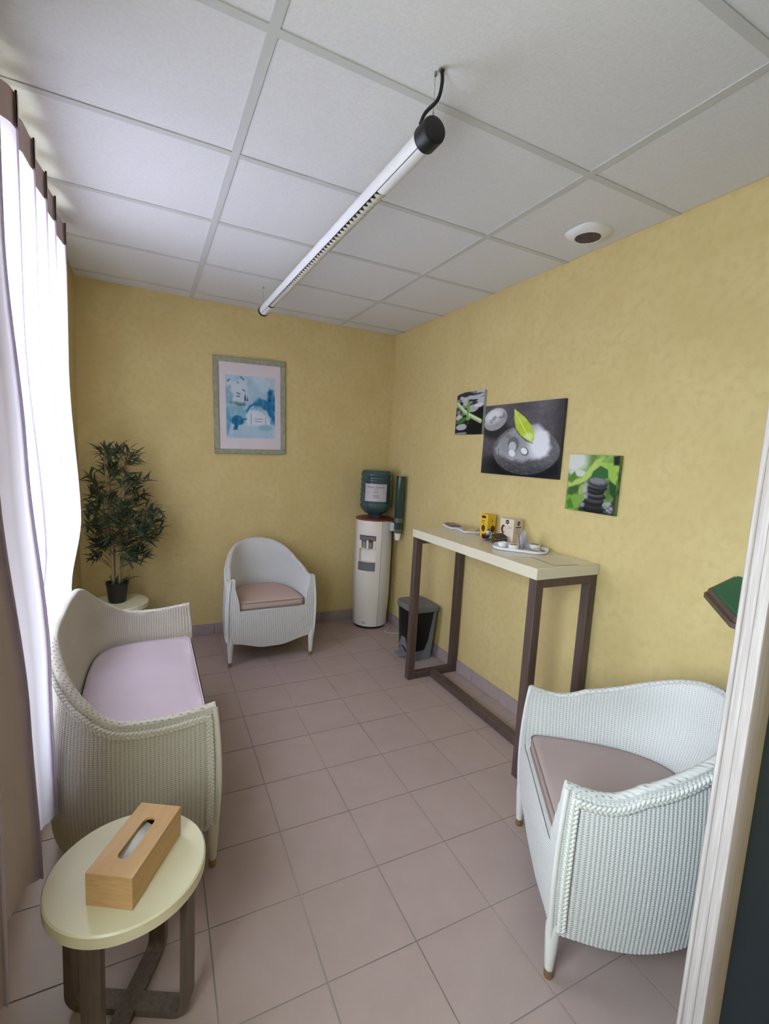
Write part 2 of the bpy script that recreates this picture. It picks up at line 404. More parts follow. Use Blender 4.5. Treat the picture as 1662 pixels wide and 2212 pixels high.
for y in (-3.0, -2.2, -1.5, -0.9): tk.box(-2.4495, -2.437, y-.01, y+.01, 2.53, 2.565)
tag(tk.build('curtain_track', M_WHITE), 'slim white curtain track above the window', 'curtain track')
# ------------------------------------------------------------------ wicker seats
def wicker_seat(t, Wd, D, n, hf, hb, s0, s1, cush, pipe, cush_top=0.452, sag=0.0, weave=M_WICK, paint=None, plait=None):
    paint = paint or M_LEGW; plait = plait or M_BRAID
    a = Wd/2; seat = 0.398
    # plan curve (front right -> back -> front left), resampled by arc length
    raw = []
    for k in range(801):
        th = PI*k/800; c, s = math.cos(th), math.sin(th)
        raw.append((a*math.copysign(abs(c)**(2/n), c), -D/2+D*s**(2/n)))
    L = [0]
    for p, q in zip(raw[:-1], raw[1:]): L.append(L[-1]+math.hypot(q[0]-p[0], q[1]-p[1]))
    Lt = L[-1]
    def at(s):
        s = max(0, min(Lt, s)); lo, hi = 0, 800
        while hi-lo > 1:
            mid = (lo+hi)//2
            if L[mid] <= s: lo = mid
            else: hi = mid
        f = (s-L[lo])/max(1e-9, L[hi]-L[lo]); p, q = raw[lo], raw[hi]
        return (p[0]+(q[0]-p[0])*f, p[1]+(q[1]-p[1])*f)
    def nor(s):
        d = 0.012; p, q = at(s-d), at(s+d); tx, ty = q[0]-p[0], q[1]-p[1]; l = math.hypot(tx, ty); return (ty/l, -tx/l)
    def hgt(s):
        q = abs(s-Lt/2)/(Lt/2)
        return hb-(hb-hf)*sm(s0, s1, q) - 0.022*math.sin(PI*max(0, min(1, (q-s1+0.12)/(1-s1+0.12))))
    def zb(s):
        q = abs(s-Lt/2)/(Lt/2); return 0.165-0.035*math.sin(PI*min(1, max(0, (1-q)*1.6)))
    def bow(z): return 0.020*max(-0.25, 1-((z-0.36)/0.29)**2)
    def thick(z): return 0.034+0.042*sm(0.62, 0.42, z)
    per = 0.0125; nr = round(Lt/per); NU = nr*4
    prof = []; uvs = []; g = MB()
    for i in range(NU+1):
        s = Lt*i/NU; p, nn = at(s), nor(s); h = hgt(s); b0 = zb(s)
        rib = 0.0011*math.cos(2*PI*i/4+PI)
        if i == 0 or i == NU: rib = 0
        q_ = abs(s-Lt/2)/(Lt/2); ed = max(0.0, 1-min(s, Lt-s)/0.07)
        def S(o, z):
            o2 = o+0.06*max(0.0, z-0.45)*sm(0.6, 0.1, q_)
            return (p[0]+nn[0]*o2, p[1]+nn[1]*o2-(bow(z)*0.9+0.004)*ed, z)
        col = []; cu = []
        for k in range(16):
            z = b0+(h-0.012-b0)*k/15; o = bow(z)+rib
            col.append(S(o, z)); cu.append((s, z))
        ot = bow(h); th = thick(h)
        for k in range(1, 6):       # rolled rim
            an = PI*k/6; o = ot-th/2+th/2*math.cos(an)
            col.append(S(o, h-0.012+0.014*math.sin(an))); cu.append((s*0.6+k*0.004, h+k*0.004))
        for k in range(10):
            z = h-0.012-(h-0.012-0.37)*k/9; o = bow(z)-thick(z)-rib
            col.append(S(o, z)); cu.append((s, z))
        prof.append(col); uvs += cu
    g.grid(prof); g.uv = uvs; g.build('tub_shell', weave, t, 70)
    # front apron with arm uprights
    f = MB(); NX = round(Wd/per)*4; P = []; uu = []
    for i in range(NX+1):
        u = -1+2*i/NX; tt = a*(1-abs(u)); x = a*u
        zt = seat
        if tt < 0.078:
            lo, hi = 0.40, hf-0.004
            for _ in range(24):
                mid = (lo+hi)/2
                if thick(mid) > tt: lo = mid
                else: hi = mid
            zt = max(seat, lo)
            if tt < 0.036: zt = hf-0.010+0.011*math.sin(PI*min(1, max(0, tt/0.034)))
        b0 = 0.165-0.050*sm(0.92, 0.15, abs(u))
        rib = 0.0011*math.cos(2*PI*i/4)
        col = []
        for k in range(15):
            z = b0+(zt-b0)*k/14
            col.append((x*(a+bow(z))/a, -D/2-bow(z)*0.9-rib-0.004, z)); uu.append((x, z))
        P.append(col)
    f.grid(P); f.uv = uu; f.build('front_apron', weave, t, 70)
    # seat deck under the cushion
    d = MB(); ring = [at(Lt*k/60) for k in range(61)]; no = [nor(Lt*k/60) for k in range(61)]
    d.prism([(a-0.05, -D/2-0.018)]+[(p[0]-q[0]*0.05, p[1]-q[1]*0.05) for p, q in zip(ring, no)]+[(-a+0.05, -D/2-0.018)], 0.375, 0.3965); d.build('seat_deck', M_LEGW, t)
    # cushion
    ins = 0.066; cp = [(p[0]-q[0]*ins, max(p[1]-q[1]*ins, -D/2-0.004)) for p, q in zip([at(Lt*k/70) for k in range(71)], [nor(Lt*k/70) for k in range(71)])]
    fx = cp[0][0]; rc = 0.03
    fr_ = [(-fx+rc*(1-math.sin(k*PI/8))-0.0, -D/2-0.004+rc*(1-math.cos(k*PI/8))-0.0) for k in range(5)]
    body = [p for p in cp if p[1] > -D/2-0.004+rc+0.004]
    cor1 = [(-fx+rc-rc*math.cos(k*PI/10), -D/2-0.004+rc-rc*math.sin(k*PI/10)) for k in range(6)]
    cor2 = [(fx-rc+rc*math.sin(k*PI/10), -D/2-0.004+rc-rc*math.cos(k*PI/10)) for k in range(6)]
    out = body+cor1+[(-fx+rc+(2*fx-2*rc)*k/12, -D/2-0.004) for k in range(1, 12)]+cor2
    cxm = 0.0; cym = 0.0
    def scl(f_, dz, z): return [(p[0]*f_, p[1]*f_, z+dz) for p in out]
    zb0, zt0 = seat+0.001, cush_top
    def wob(p): return 0.0035*math.sin(p[0]*11+1)+0.003*math.sin(p[1]*14+2)
    layers = [[(p[0]*.2, p[1]*.2, zb0) for p in out], [(p[0]*.97, p[1]*.97, zb0) for p in out], [(p[0]*.995, p[1]*.995, zb0+.006) for p in out],
              [(p[0]*1.004, p[1]*1.004, (zb0+zt0)/2) for p in out], [(p[0]*.995, p[1]*.995, zt0-.006) for p in out], [(p[0]*.975, p[1]*.975, zt0) for p in out]]
    for fct, dz in ((.9, .005), (.78, .0085), (.6, .011), (.4, .012), (.2, .012)):
        layers.append([(p[0]*fct, p[1]*fct, zt0+dz+(wob((p[0]*fct, p[1]*fct)) if sag == 0 else wob((p[0]*fct, p[1]*fct))*2.2)) for p in out])
    cb = MB(); cb.grid([[lay[i] for lay in layers] for i in range(len(out))], closeu=True)
    cb.f.append(tuple(i*len(layers)+len(layers)-1 for i in range(len(out))))
    cu = cb.build('cushion', cush, t, 60)
    for zz in (zt0-0.004, zb0+0.006):
        pb = MB(); pb.tube([(p[0]*.999, p[1]*.999, zz) for p in out], 0.0032, 6, closed=True); pb.build('piping', pipe, cu, 60)
    # front posts, legs with ferrules
    for sx in (-1, 1):
        b = MB(); zs = [0.15+(hf-0.012-0.15)*k/14 for k in range(15)]
        b.tube([(sx*(a+bow(z)-0.004), -D/2-bow(z)*0.9-0.002, z) for z in zs], 0.0085, 8); b.build('front_post', paint, t, 60)
        for sy in (-1, 1):
            if sy < 0: x, y = sx*(a-0.006), -D/2-0.002
            else: x, y = sx*a*0.66, D/2-0.085
            l = MB(); l.lathe([(0.013, 0.028), (0.0155, 0.06), (0.021, 0.14), (0.022, 0.175), (0.015, 0.21)], 14, (x, y)); lo = l.build('leg', paint, t, 50)
            fe = MB(); fe.lathe([(0.012, 0.0), (0.0135, 0.004), (0.0142, 0.03)], 14, (x, y)); fe.build('ferrule', M_BRASS, lo, 50)
    # plaited braid: up the front edges and round under the rim
    path = []
    def add(s, z):
        p, nn = at(s), nor(s); q_ = abs(s-Lt/2)/(Lt/2); ed = max(0.0, 1-min(s, Lt-s)/0.07); o = bow(z)+0.004+0.06*max(0.0, z-0.45)*sm(0.6, 0.1, q_); path.append((Vector((p[0]+nn[0]*o, p[1]+nn[1]*o-(bow(z)*0.9+0.004)*ed, z)), Vector((nn[0], nn[1], 0))))
    e0 = 0.024
    z = 0.18
    while z < hf-0.045: add(e0, z); z += 0.0035
    s = e0
    while s <= Lt-e0: add(s, hgt(s)-0.034); s += 0.0035
    z = hf-0.045
    while z > 0.18: add(Lt-e0, z); z -= 0.0035
    for k in range(3):
        pts = []; dist = 0
        for i, (p, nn) in enumerate(path):
            q = path[min(i+1, len(path)-1)][0]-path[max(i-1, 0)][0]; q.normalize(); side = q.cross(nn)
            if i: dist += (p-path[i-1][0]).length
            ph = 2*PI*dist/0.042+2*PI*k/3
            pts.append(p+side*(0.0085*math.sin(ph))+nn*(0.0028*math.sin(2*ph)))
        b = MB(); b.tube(pts, 0.0056, 6); b.build('braid_strand', plait, t, 70)
back_chair = thing('wicker_armchair', 'white wicker tub armchair with a dusty rose cushion against the end wall', 'armchair', (-1.215, -0.375, 0), math.radians(1.0), 'wicker tub armchairs')
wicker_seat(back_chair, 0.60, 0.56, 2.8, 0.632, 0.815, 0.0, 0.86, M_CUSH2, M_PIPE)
fa = math.atan2(-0.490, -0.334)
# front normal (-0.826, 0.563) => local -Y
rz = math.atan2(-0.826, -0.563)
right_chair = thing('wicker_armchair', 'white wicker tub armchair with a taupe cushion beside the wooden post', 'armchair', (0, 0, 0), rz, 'wicker tub armchairs')
fd = Vector((math.sin(rz), -math.cos(rz), 0))
right_chair.location = Vector((-0.765, -2.839, 0))-fd*0.27
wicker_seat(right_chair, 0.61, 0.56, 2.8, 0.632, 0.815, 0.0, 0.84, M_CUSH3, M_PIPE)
sofa = thing('wicker_sofa', 'white wicker two seat sofa with a pink lilac cushion under the window', 'sofa', (-2.072, -1.69, 0), PI/2)
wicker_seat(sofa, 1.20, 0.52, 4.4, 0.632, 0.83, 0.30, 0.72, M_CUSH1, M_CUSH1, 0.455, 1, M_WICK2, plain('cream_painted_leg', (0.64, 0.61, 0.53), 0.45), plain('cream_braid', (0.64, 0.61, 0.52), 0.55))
# ------------------------------------------------------------------ round side tables
def side_table(label, loc, rz):
    t = thing('round_side_table', label, 'side table', loc, rz, 'round cream topped side tables')
    R, z = 0.189, 0.43
    b = MB(); b.lathe([(R-.004, z-.036), (R, z-.032), (R, z-.004), (R-.004, z)], 64); b.build('table_top', M_CREAM, t, 40)
    # two crossing bent wood frames: flat band running down, along the floor and up again
    for k in range(2):
        prof = []; w = 0.166; rr = 0.045; zt = z-0.036
        pts = [(-w, zt), (-w, 0.20), (-w, rr)]+[(-w+rr-rr*math.cos(a*PI/12), rr-rr*math.sin(a*PI/12)) for a in range(1, 6)]+[(-w+rr, 0.0)]
        pts += [(0.0, 0.0)]; pts += [(-x, y) for x, y in reversed(pts[:-1])]
        th = 0.020; hw = 0.024; lift = 0.0 if k == 0 else 0.0
        out = []; n = len(pts)
        for i, (x, y) in enumerate(pts):
            p0, p1 = pts[max(0, i-1)], pts[min(n-1, i+1)]; tx, ty = p1[0]-p0[0], p1[1]-p0[1]; l = math.hypot(tx, ty); nx, ny = -ty/l, tx/l
            out.append(((x, y), (x+nx*th, y+ny*th)))
        m = MB(); G = []
        for (ox, oz), (ix, iz) in out: G.append([(ox, -hw, oz), (ix, -hw, iz), (ix, hw, iz), (ox, hw, oz), (ox, -hw, oz)])
        m.grid(G); o = m.build('bent_wood_frame', M_WENGEG, t, 35); o.rotation_euler = (0, 0, k*PI/2); o.location = (0, 0, 0.0005*k)
    return t
side_table('round cream side table with crossed brown legs carrying the tissue box', (-2.066, -2.658, 0), math.radians(-27.5))
side_table('round cream side table in the corner under the bamboo plant', (-2.20, -0.31, 0), math.radians(30))
# ------------------------------------------------------------------ tissue box
def tissue_box():
    t = thing('tissue_box', 'bamboo wood tissue box with an oval slot on the round table', 'tissue box', (-2.0455, -2.6735, 0.4305), math.radians(59.5))
    lx, ly, hz = 0.115, 0.058, 0.085; wl_ = 0.007
    # lid with a stadium slot
    N = 48; inner = []; outer = []
    for k in range(N):
        a = 2*PI*k/N; c, s = math.cos(a), math.sin(a)
        inner.append((math.copysign(0.052, c)+0.0155*c if abs(c) > 1e-6 else 0.0, 0.0155*s))
        m_ = max(abs(c)/lx, abs(s)/ly); outer.append((c/m_, s/m_))
    for k in range(N):      # snap nearest outer vertex to the corners
        pass
    for cx in (-1, 1):
        for cy in (-1, 1):
            j = min(range(N), key=lambda q: (outer[q][0]-cx*lx)**2+(outer[q][1]-cy*ly)**2); outer[j] = (cx*lx, cy*ly)
    b = MB(); n = N
    vs = [(*p, hz) for p in outer]+[(*p, hz) for p in inner]+[(*p, hz-wl_) for p in inner]+[(*p, hz-wl_) for p in outer]
    fs = []
    for i in range(n):
        j = (i+1) % n; fs += [(i, j, n+j, n+i), (n+i, n+j, 2*n+j, 2*n+i), (2*n+i, 2*n+j, 3*n+j, 3*n+i), (3*n+i, 3*n+j, j, i)]
    b.add(vs, fs); b.build('lid', M_BAMBOO, t)
    w = MB(); zt = hz-wl_-0.0004
    w.box(-lx, lx, -ly, -ly+wl_, 0, zt); w.box(-lx, lx, ly-wl_, ly, 0, zt); w.box(-lx, -lx+wl_, -ly+wl_, ly-wl_, 0, zt); w.box(lx-wl_, lx, -ly+wl_, ly-wl_, 0, zt)
    w.build('box_wall', M_BAMBOO, t)
    q = MB(); q.box(-lx+wl_, lx-wl_, -ly+wl_, ly-wl_, 0, 0.004); q.build('box_base', M_BAMBOO, t)
    # folded tissue inside
    s = MB(); G = []
    for i in range(18):
        x = -0.075+0.15*i/17
        G.append([(x, y, 0.048+0.014*math.sin((y+0.02)*40)+0.004*math.sin(x*60)+0.012*sm(0.0, 0.045, y)) for y in [-0.042+0.075*k/12 for k in range(13)]])
    s.grid(G); s.build('tissue', M_PAPER, t, 60)
tissue_box()
# ------------------------------------------------------------------ bar table
def bar_table():
    t = thing('bar_table', 'tall narrow ivory topped bar table with dark brown frame', 'table', (-0.212, -1.800, 0))
    hx, hy, zt = 0.208, 0.572, 1.055; w = 0.048; th = 0.054
    bevelled('table_top', M_LACQ, -hx, hx, -hy, hy, zt-th, zt, 0.002, 1, t)
    for sy in (-1, 1):
        yc = sy*(hy-0.028)
        for sx in (-1, 1):
            xc = sx*(hx-0.030); bevelled('leg', M_WENGE, xc-w/2, xc+w/2, yc-w/2, yc+w/2, 0.0, zt-th-.0002, 0.002, 1, t)
        bevelled('top_rail', M_WENGE, -hx+.054, hx-.054, yc-w/2+.002, yc+w/2-.002, zt-th-.042, zt-th-.0005, 0.002, 1, t)
        bevelled('floor_rail', M_WENGE, -hx+.054, hx-.054, yc-w/2+.002, yc+w/2-.002, 0.0, 0.045, 0.002, 1, t)
    bevelled('stretcher', M_WENGE, -0.026, 0.026, -hy+.052, hy-.052, 0.0, 0.045, 0.002, 1, t)
bar_table()
ZT = 1.0555
# ------------------------------------------------------------------ water cooler
def water_cooler():
    t = thing('water_cooler', 'ivory round floor standing water cooler in the room corner', 'water cooler', (-0.205, -0.185, 0), -PI/4)
    R = lambda z: 0.152+0.012*sm(0.0, 0.35, z)
    zs = [0.022+(0.966-0.022)*k/118 for k in range(119)]; zc = lambda z: min(range(119), key=lambda k: abs(zs[k]-z))
    k0, k1 = zc(0.605), zc(0.835); nA = 120; half = 9
    # angle index measured from the front (-Y)
    def pt(i, z, r=None): a = -PI/2+2*PI*i/nA; rr = R(z) if r is None else r; return (rr*math.cos(a), rr*math.sin(a), z)
    fr, sd = MB(), MB()
    seam = 15
    def band(mb, i0, i1, ka, kb):
        mb.grid([[pt(i, zs[k]) for k in range(ka, kb+1)] for i in range(i0, i1+1)])
    band(fr, -seam, -half, 0, 118); band(fr, half, seam, 0, 118); band(fr, -half, half, 0, k0); band(fr, -half, half, k1, 118)
    fr.build('front_cover', M_COOLER, t, 50)
    band(sd, seam, nA-seam, 0, 118); sd.build('body_side', M_COOLS, t, 50)
    se = MB()
    for i in (-seam, seam):
        a = -PI/2+2*PI*i/nA; se.tube([(R(z)*math.cos(a)*0.999, R(z)*math.sin(a)*0.999, z) for z in (0.025, 0.3, 0.6, 0.965)], 0.0016, 6)
    se.build('seam', M_GREYD, t)
    # recess
    rc = MB(); dep = 0.075
    za, zb_ = zs[k0], zs[k1]
    ed = [pt(i, za) for i in range(-half, half+1)]; yb = ed[0][1]+0.030
    xl, xr = pt(-half, za)[0], pt(half, za)[0]
    rc.add([(xl, pt(-half, za)[1], za), (xl, yb, za), (xl, yb, zb_), (xl, pt(-half, zb_)[1], zb_)], [(0, 1, 2, 3)])
    rc.add([(xr, pt(half, za)[1], za), (xr, yb, za), (xr, yb, zb_), (xr, pt(half, zb_)[1], zb_)], [(0, 1, 2, 3)])
    rc.add([(xl, yb, za), (xr, yb, za), (xr, yb, zb_), (xl, yb, zb_)], [(0, 1, 2, 3)])
    for z in (za, zb_):
        P = [pt(i, z) for i in range(-half, half+1)]+[(xr, yb, z), (xl, yb, z)]
        rc.add(P, [tuple(range(len(P)))])
    rc.build('tap_recess', M_COOLER, t)
    yf = pt(0, 0.8)[1]
    bevelled('tap_bezel', plain('mauve_grey_plastic', (0.17, 0.14, 0.15), 0.45), xl+.002, xr-.002, yf+.004, yb, 0.795, 0.830, .003, 1, t)
    for x, c, nm in ((-0.026, (0.10, 0.13, 0.26), 'cold_tap'), (0.026, (0.22, 0.03, 0.02), 'hot_tap')):
        o = bevelled('tap', plain('grey_tap', (0.26, 0.24, 0.22), .4), x-.013, x+.013, yf+.012, yb-.004, 0.725, 0.795, .003, 1, t)
        bevelled('tap_button', plain(nm+'_colour', c, .4), x-.015, x+.015, yf+.002, yf+.020, 0.778, 0.806, .003, 1, o)
    for x in (xl+.010, 0.0, xr-.010):
        bevelled('divider', M_COOLER, x-.010, x+.010, yf+.010, yb, 0.720, 0.795, .002, 1, t)
    # drip tray with a bowed front
    d = MB(); pr = [pt(i, 0, R(.57)+.007) for i in range(-half, half+1)]; poly = [(p[0], p[1]) for p in pr]+[(xr, yb), (xl, yb)]
    d.prism(poly, 0.528, 0.604); d.build('drip_tray', M_GREYD, t, 30)
    tp = MB(); tp.lathe([(0.150, 0.962), (0.168, 0.966), (0.168, 0.978), (0.155, 0.984), (0.05, 0.978)], 64); tp.build('top_disc', M_RED, t, 40)
    bs = MB(); bs.lathe([(0.142, 0.0), (0.142, 0.024)], 48); bs.build('plinth', M_BLACK, t, 40)
    lg = MB()
    for k in range(2): lg.tube([(-.018+.036*q/10, -math.sqrt(R(.05)**2-(-.018+.036*q/10)**2)-.0004, .050+.008*k+.004*math.sin(q*.9+k*1.6)) for q in range(11)], .0016, 5)
    lg.build('logo', plain('blue_logo', (0.08, 0.15, 0.5)), t)
    c = MB(); c.tube(catmull([(0.13, 0.02, 0.006), (0.17, 0.02, 0.005), (0.21, -0.06, 0.005), (0.20, -0.14, 0.005), (0.27, -0.15, 0.005), (0.36, -.10, .005), (0.44, -0.02, 0.005)], 8), 0.0035, 6); c.build('power_cord', plain('white_cord', (0.6, 0.57, 0.53)), t, 60)
water_cooler()
def water_bottle():
    t = thing('water_bottle', 'large ribbed blue green water bottle upside down on the cooler', 'bottle', (-0.205, -0.185, 0.9785), -PI/4)
    t.scale = (1, 1, 1.04)
    pr = [(0.03, 0.0), (0.052, 0.002), (0.056, 0.02), (0.060, 0.032), (0.095, 0.048), (0.125, 0.072), (0.136, 0.10)]
    z = 0.10
    for k in range(1, 57):
        z = 0.10+0.275*k/56; pr.append((0.1365+0.0032*math.sin((z-0.10)/0.275*2*PI*6.5) if not 0.150 < z < 0.292 else 0.1365+0.002*math.sin((z-0.10)/0.275*2*PI*6.5), z))
    pr += [(0.135, 0.385), (0.127, 0.402), (0.10, 0.408), (0.02, 0.404)]
    b = MB(); b.lathe(pr, 72)
    M = mat('blue_green_polycarbonate', (0.075, 0.135, 0.145), 0.09, spec=0.8); N, L, bb = nodes(M)
    bb.inputs['Transmission Weight'].default_value = 0.35; bb.inputs['IOR'].default_value = 1.33
    b.build('bottle_shell', M, t, 50)
    lb = MB(); Rl = 0.1405; G = []; y0 = math.radians(-22); y1 = math.radians(60)
    for i in range(25):
        a = -PI/2+y0+(y1-y0)*i/24; G.append([(Rl*math.cos(a), Rl*math.sin(a), zz) for zz in (0.150, 0.295)])
    lb.grid(G); lo = lb.build('label', plain('label_paper', (0.55, 0.50, 0.52), 0.45), t, 60)
    def curved_text(txt, size, ang, z, name='lettering'):
        me = text_mesh(txt, size)
        for v in me.vertices:
            a = -PI/2+ang+v.co.x/Rl; zz = z+v.co.y; v.co = ((Rl+.0008)*math.cos(a), (Rl+.0008)*math.sin(a), zz)
        me.materials.append(plain('label_ink', (0.03, 0.03, 0.05))); link(name, me, lo)
    mid = (y0+y1)/2
    curved_text('Source Ereneau', 0.0245, mid, 0.262)
    def bar(ang, w, z, h):
        m_ = MB(); G = []
        for i in range(7):
            a = -PI/2+ang+(i/6-.5)*w/Rl; G.append([((Rl+.0008)*math.cos(a), (Rl+.0008)*math.sin(a), zz) for zz in (z, z+h)])
        m_.grid(G); m_.build('printed_line', plain('faded_ink', (0.16, 0.15, 0.17)), lo)
    bar(mid, .04, .250, .004)
    for q in (-.014, 0, .014): bar(mid+q/Rl, .006, .222, .013)
    bar(mid, .05, .203, .003); bar(mid+.02, .06, .194, .003); bar(mid+.05, .05, .183, .004)
water_bottle()
def cup_dispenser():
    t = thing('cup_dispenser', 'dark green tube cup dispenser hanging beside the water cooler', 'cup dispenser', (-0.066, -0.375, 0))
    r = 0.038
    b = MB(); b.lathe([(r*.9, 0.90), (r, 0.905), (r, 1.352), (r+.0025, 1.354), (r+.0025, 1.362), (r-.004, 1.364)], 40)
    M = mat('dark_green_tinted_plastic', (0.026, 0.056, 0.050), 0.15, spec=0.7); b.build('tube', M, t, 40)
    b = MB(); b.lathe([(r*.80, 0.868), (r*.86, 0.875), (r*.94, 0.995), (r*.94, 1.0)], 32); o = b.build('cup_sleeve', plain('olive_grey_plastic', (0.10, 0.12, 0.085), .35), t, 40)
    o.scale = (1.09, 1.09, 1)
    b = MB(); b.lathe([(0.021, 0.806), (0.021, 0.808), (0.031, 0.872)], 32); b.build('paper_cup', M_PAPER, t, 40)
    br = MB(); br.box(-0.055, -0.028, 0.005, 0.045, 0.885, 0.955); br.build('bracket', M_COOLS, t)
cup_dispenser()
# ------------------------------------------------------------------ pedal bin
def pedal_bin():
    t = thing('pedal_bin', 'silver grey and black plastic pedal bin behind the bar table leg', 'bin', (-0.155, -0.915, 0))
    # outline: flat back at +x, bowed front at -x
    def outline(f):
        hy, xb, xf = 0.145*f, 0.115*f, -0.120*f; P = []
        P += [(xb, 0.0), (xb, hy-.03)]
        P += [(xb-.03+.03*math.cos(a*PI/12), hy-.03+.03*math.sin(a*PI/12)) for a in range(1, 7)]
        P += [(xb-.03+(xf*.45-xb+.03)*k/8, hy) for k in range(1, 8)]
        P += [(xf*.45+(xf*.55)*math.sin(k*PI/24), hy*math.cos(k*PI/24)**0.62) for k in range(0, 12)]
        P += [(xf, 0.0)]
        return P+[(x, -y) for x, y in reversed(P[1:-1])]
    zs = [0.0+0.385*k/44 for k in range(45)]
    O = [outline(0.80+0.17*z/0.385) for z in zs]; n = len(O[0])
    b = MB(); b.grid([[(*O[k][i], zs[k]) for k in range(45)] for i in range(n)], closeu=True)
    b.f.append(tuple(i*45 for i in range(n))); b.build('bin_body', M_GREY, t, 40)
    # black panels: finely sampled outline so the curved cut shows
    pb = MB(); K = 4
    for i in range(n):
        for q in range(K):
            for k in range(5, 44):
                def p(ii, kk, f):
                    a, c = O[kk][ii % n], O[kk][(ii+1) % n]; x = a[0]+(c[0]-a[0])*f; y = a[1]+(c[1]-a[1])*f
                    return (x*1.008, y*1.008, zs[kk])
                c = p(i, k, (q+.5)/K); z = zs[k]
                side = (c[0]+0.115)/0.23      # 0 front .. 1 back
                edge = 0.60+0.20*(z/0.385)
                zl = 0.075+0.085*sm(0.55, 0.1, abs(c[1])/0.145)*sm(0.30, 0.0, side) + 0.07*sm(edge-0.16, edge, side)**3
                if side < edge and z > zl:
                    pb.add([p(i, k, q/K), p(i, k, (q+1)/K), p(i, k+1, (q+1)/K), p(i, k+1, q/K)], [(0, 1, 2, 3)])
    pb.build('black_panel', M_BLACK, t)
    l = MB(); lo = [outline(f) for f in (1.0, 1.05, 1.05, 1.02, 0.9, 0.86, 0.5)]; lz = (0.383, 0.387, 0.410, 0.420, 0.424, 0.419, 0.421)
    l.grid([[(*lo[k][i], lz[k]) for k in range(7)] for i in range(n)], closeu=True); l.f.append(tuple(i*7+6 for i in range(n))); l.f.append(tuple(i*7 for i in range(n)))
    l.build('lid', M_GREYD, t, 50)
    pd = MB(); pd.grid([[(-0.100+x, y, 0.055+0.030*math.cos(y/0.055*PI/2)) for y in [-.055+.011*k for k in range(11)]] for x in (0.0, -.012)])
    pd.build('pedal_arch', M_BLACK, t, 60)
    bevelled('pedal', M_GREY, -0.150, -0.085, -0.045, 0.045, 0.018, 0.032, .005, 2, t)
pedal_bin()
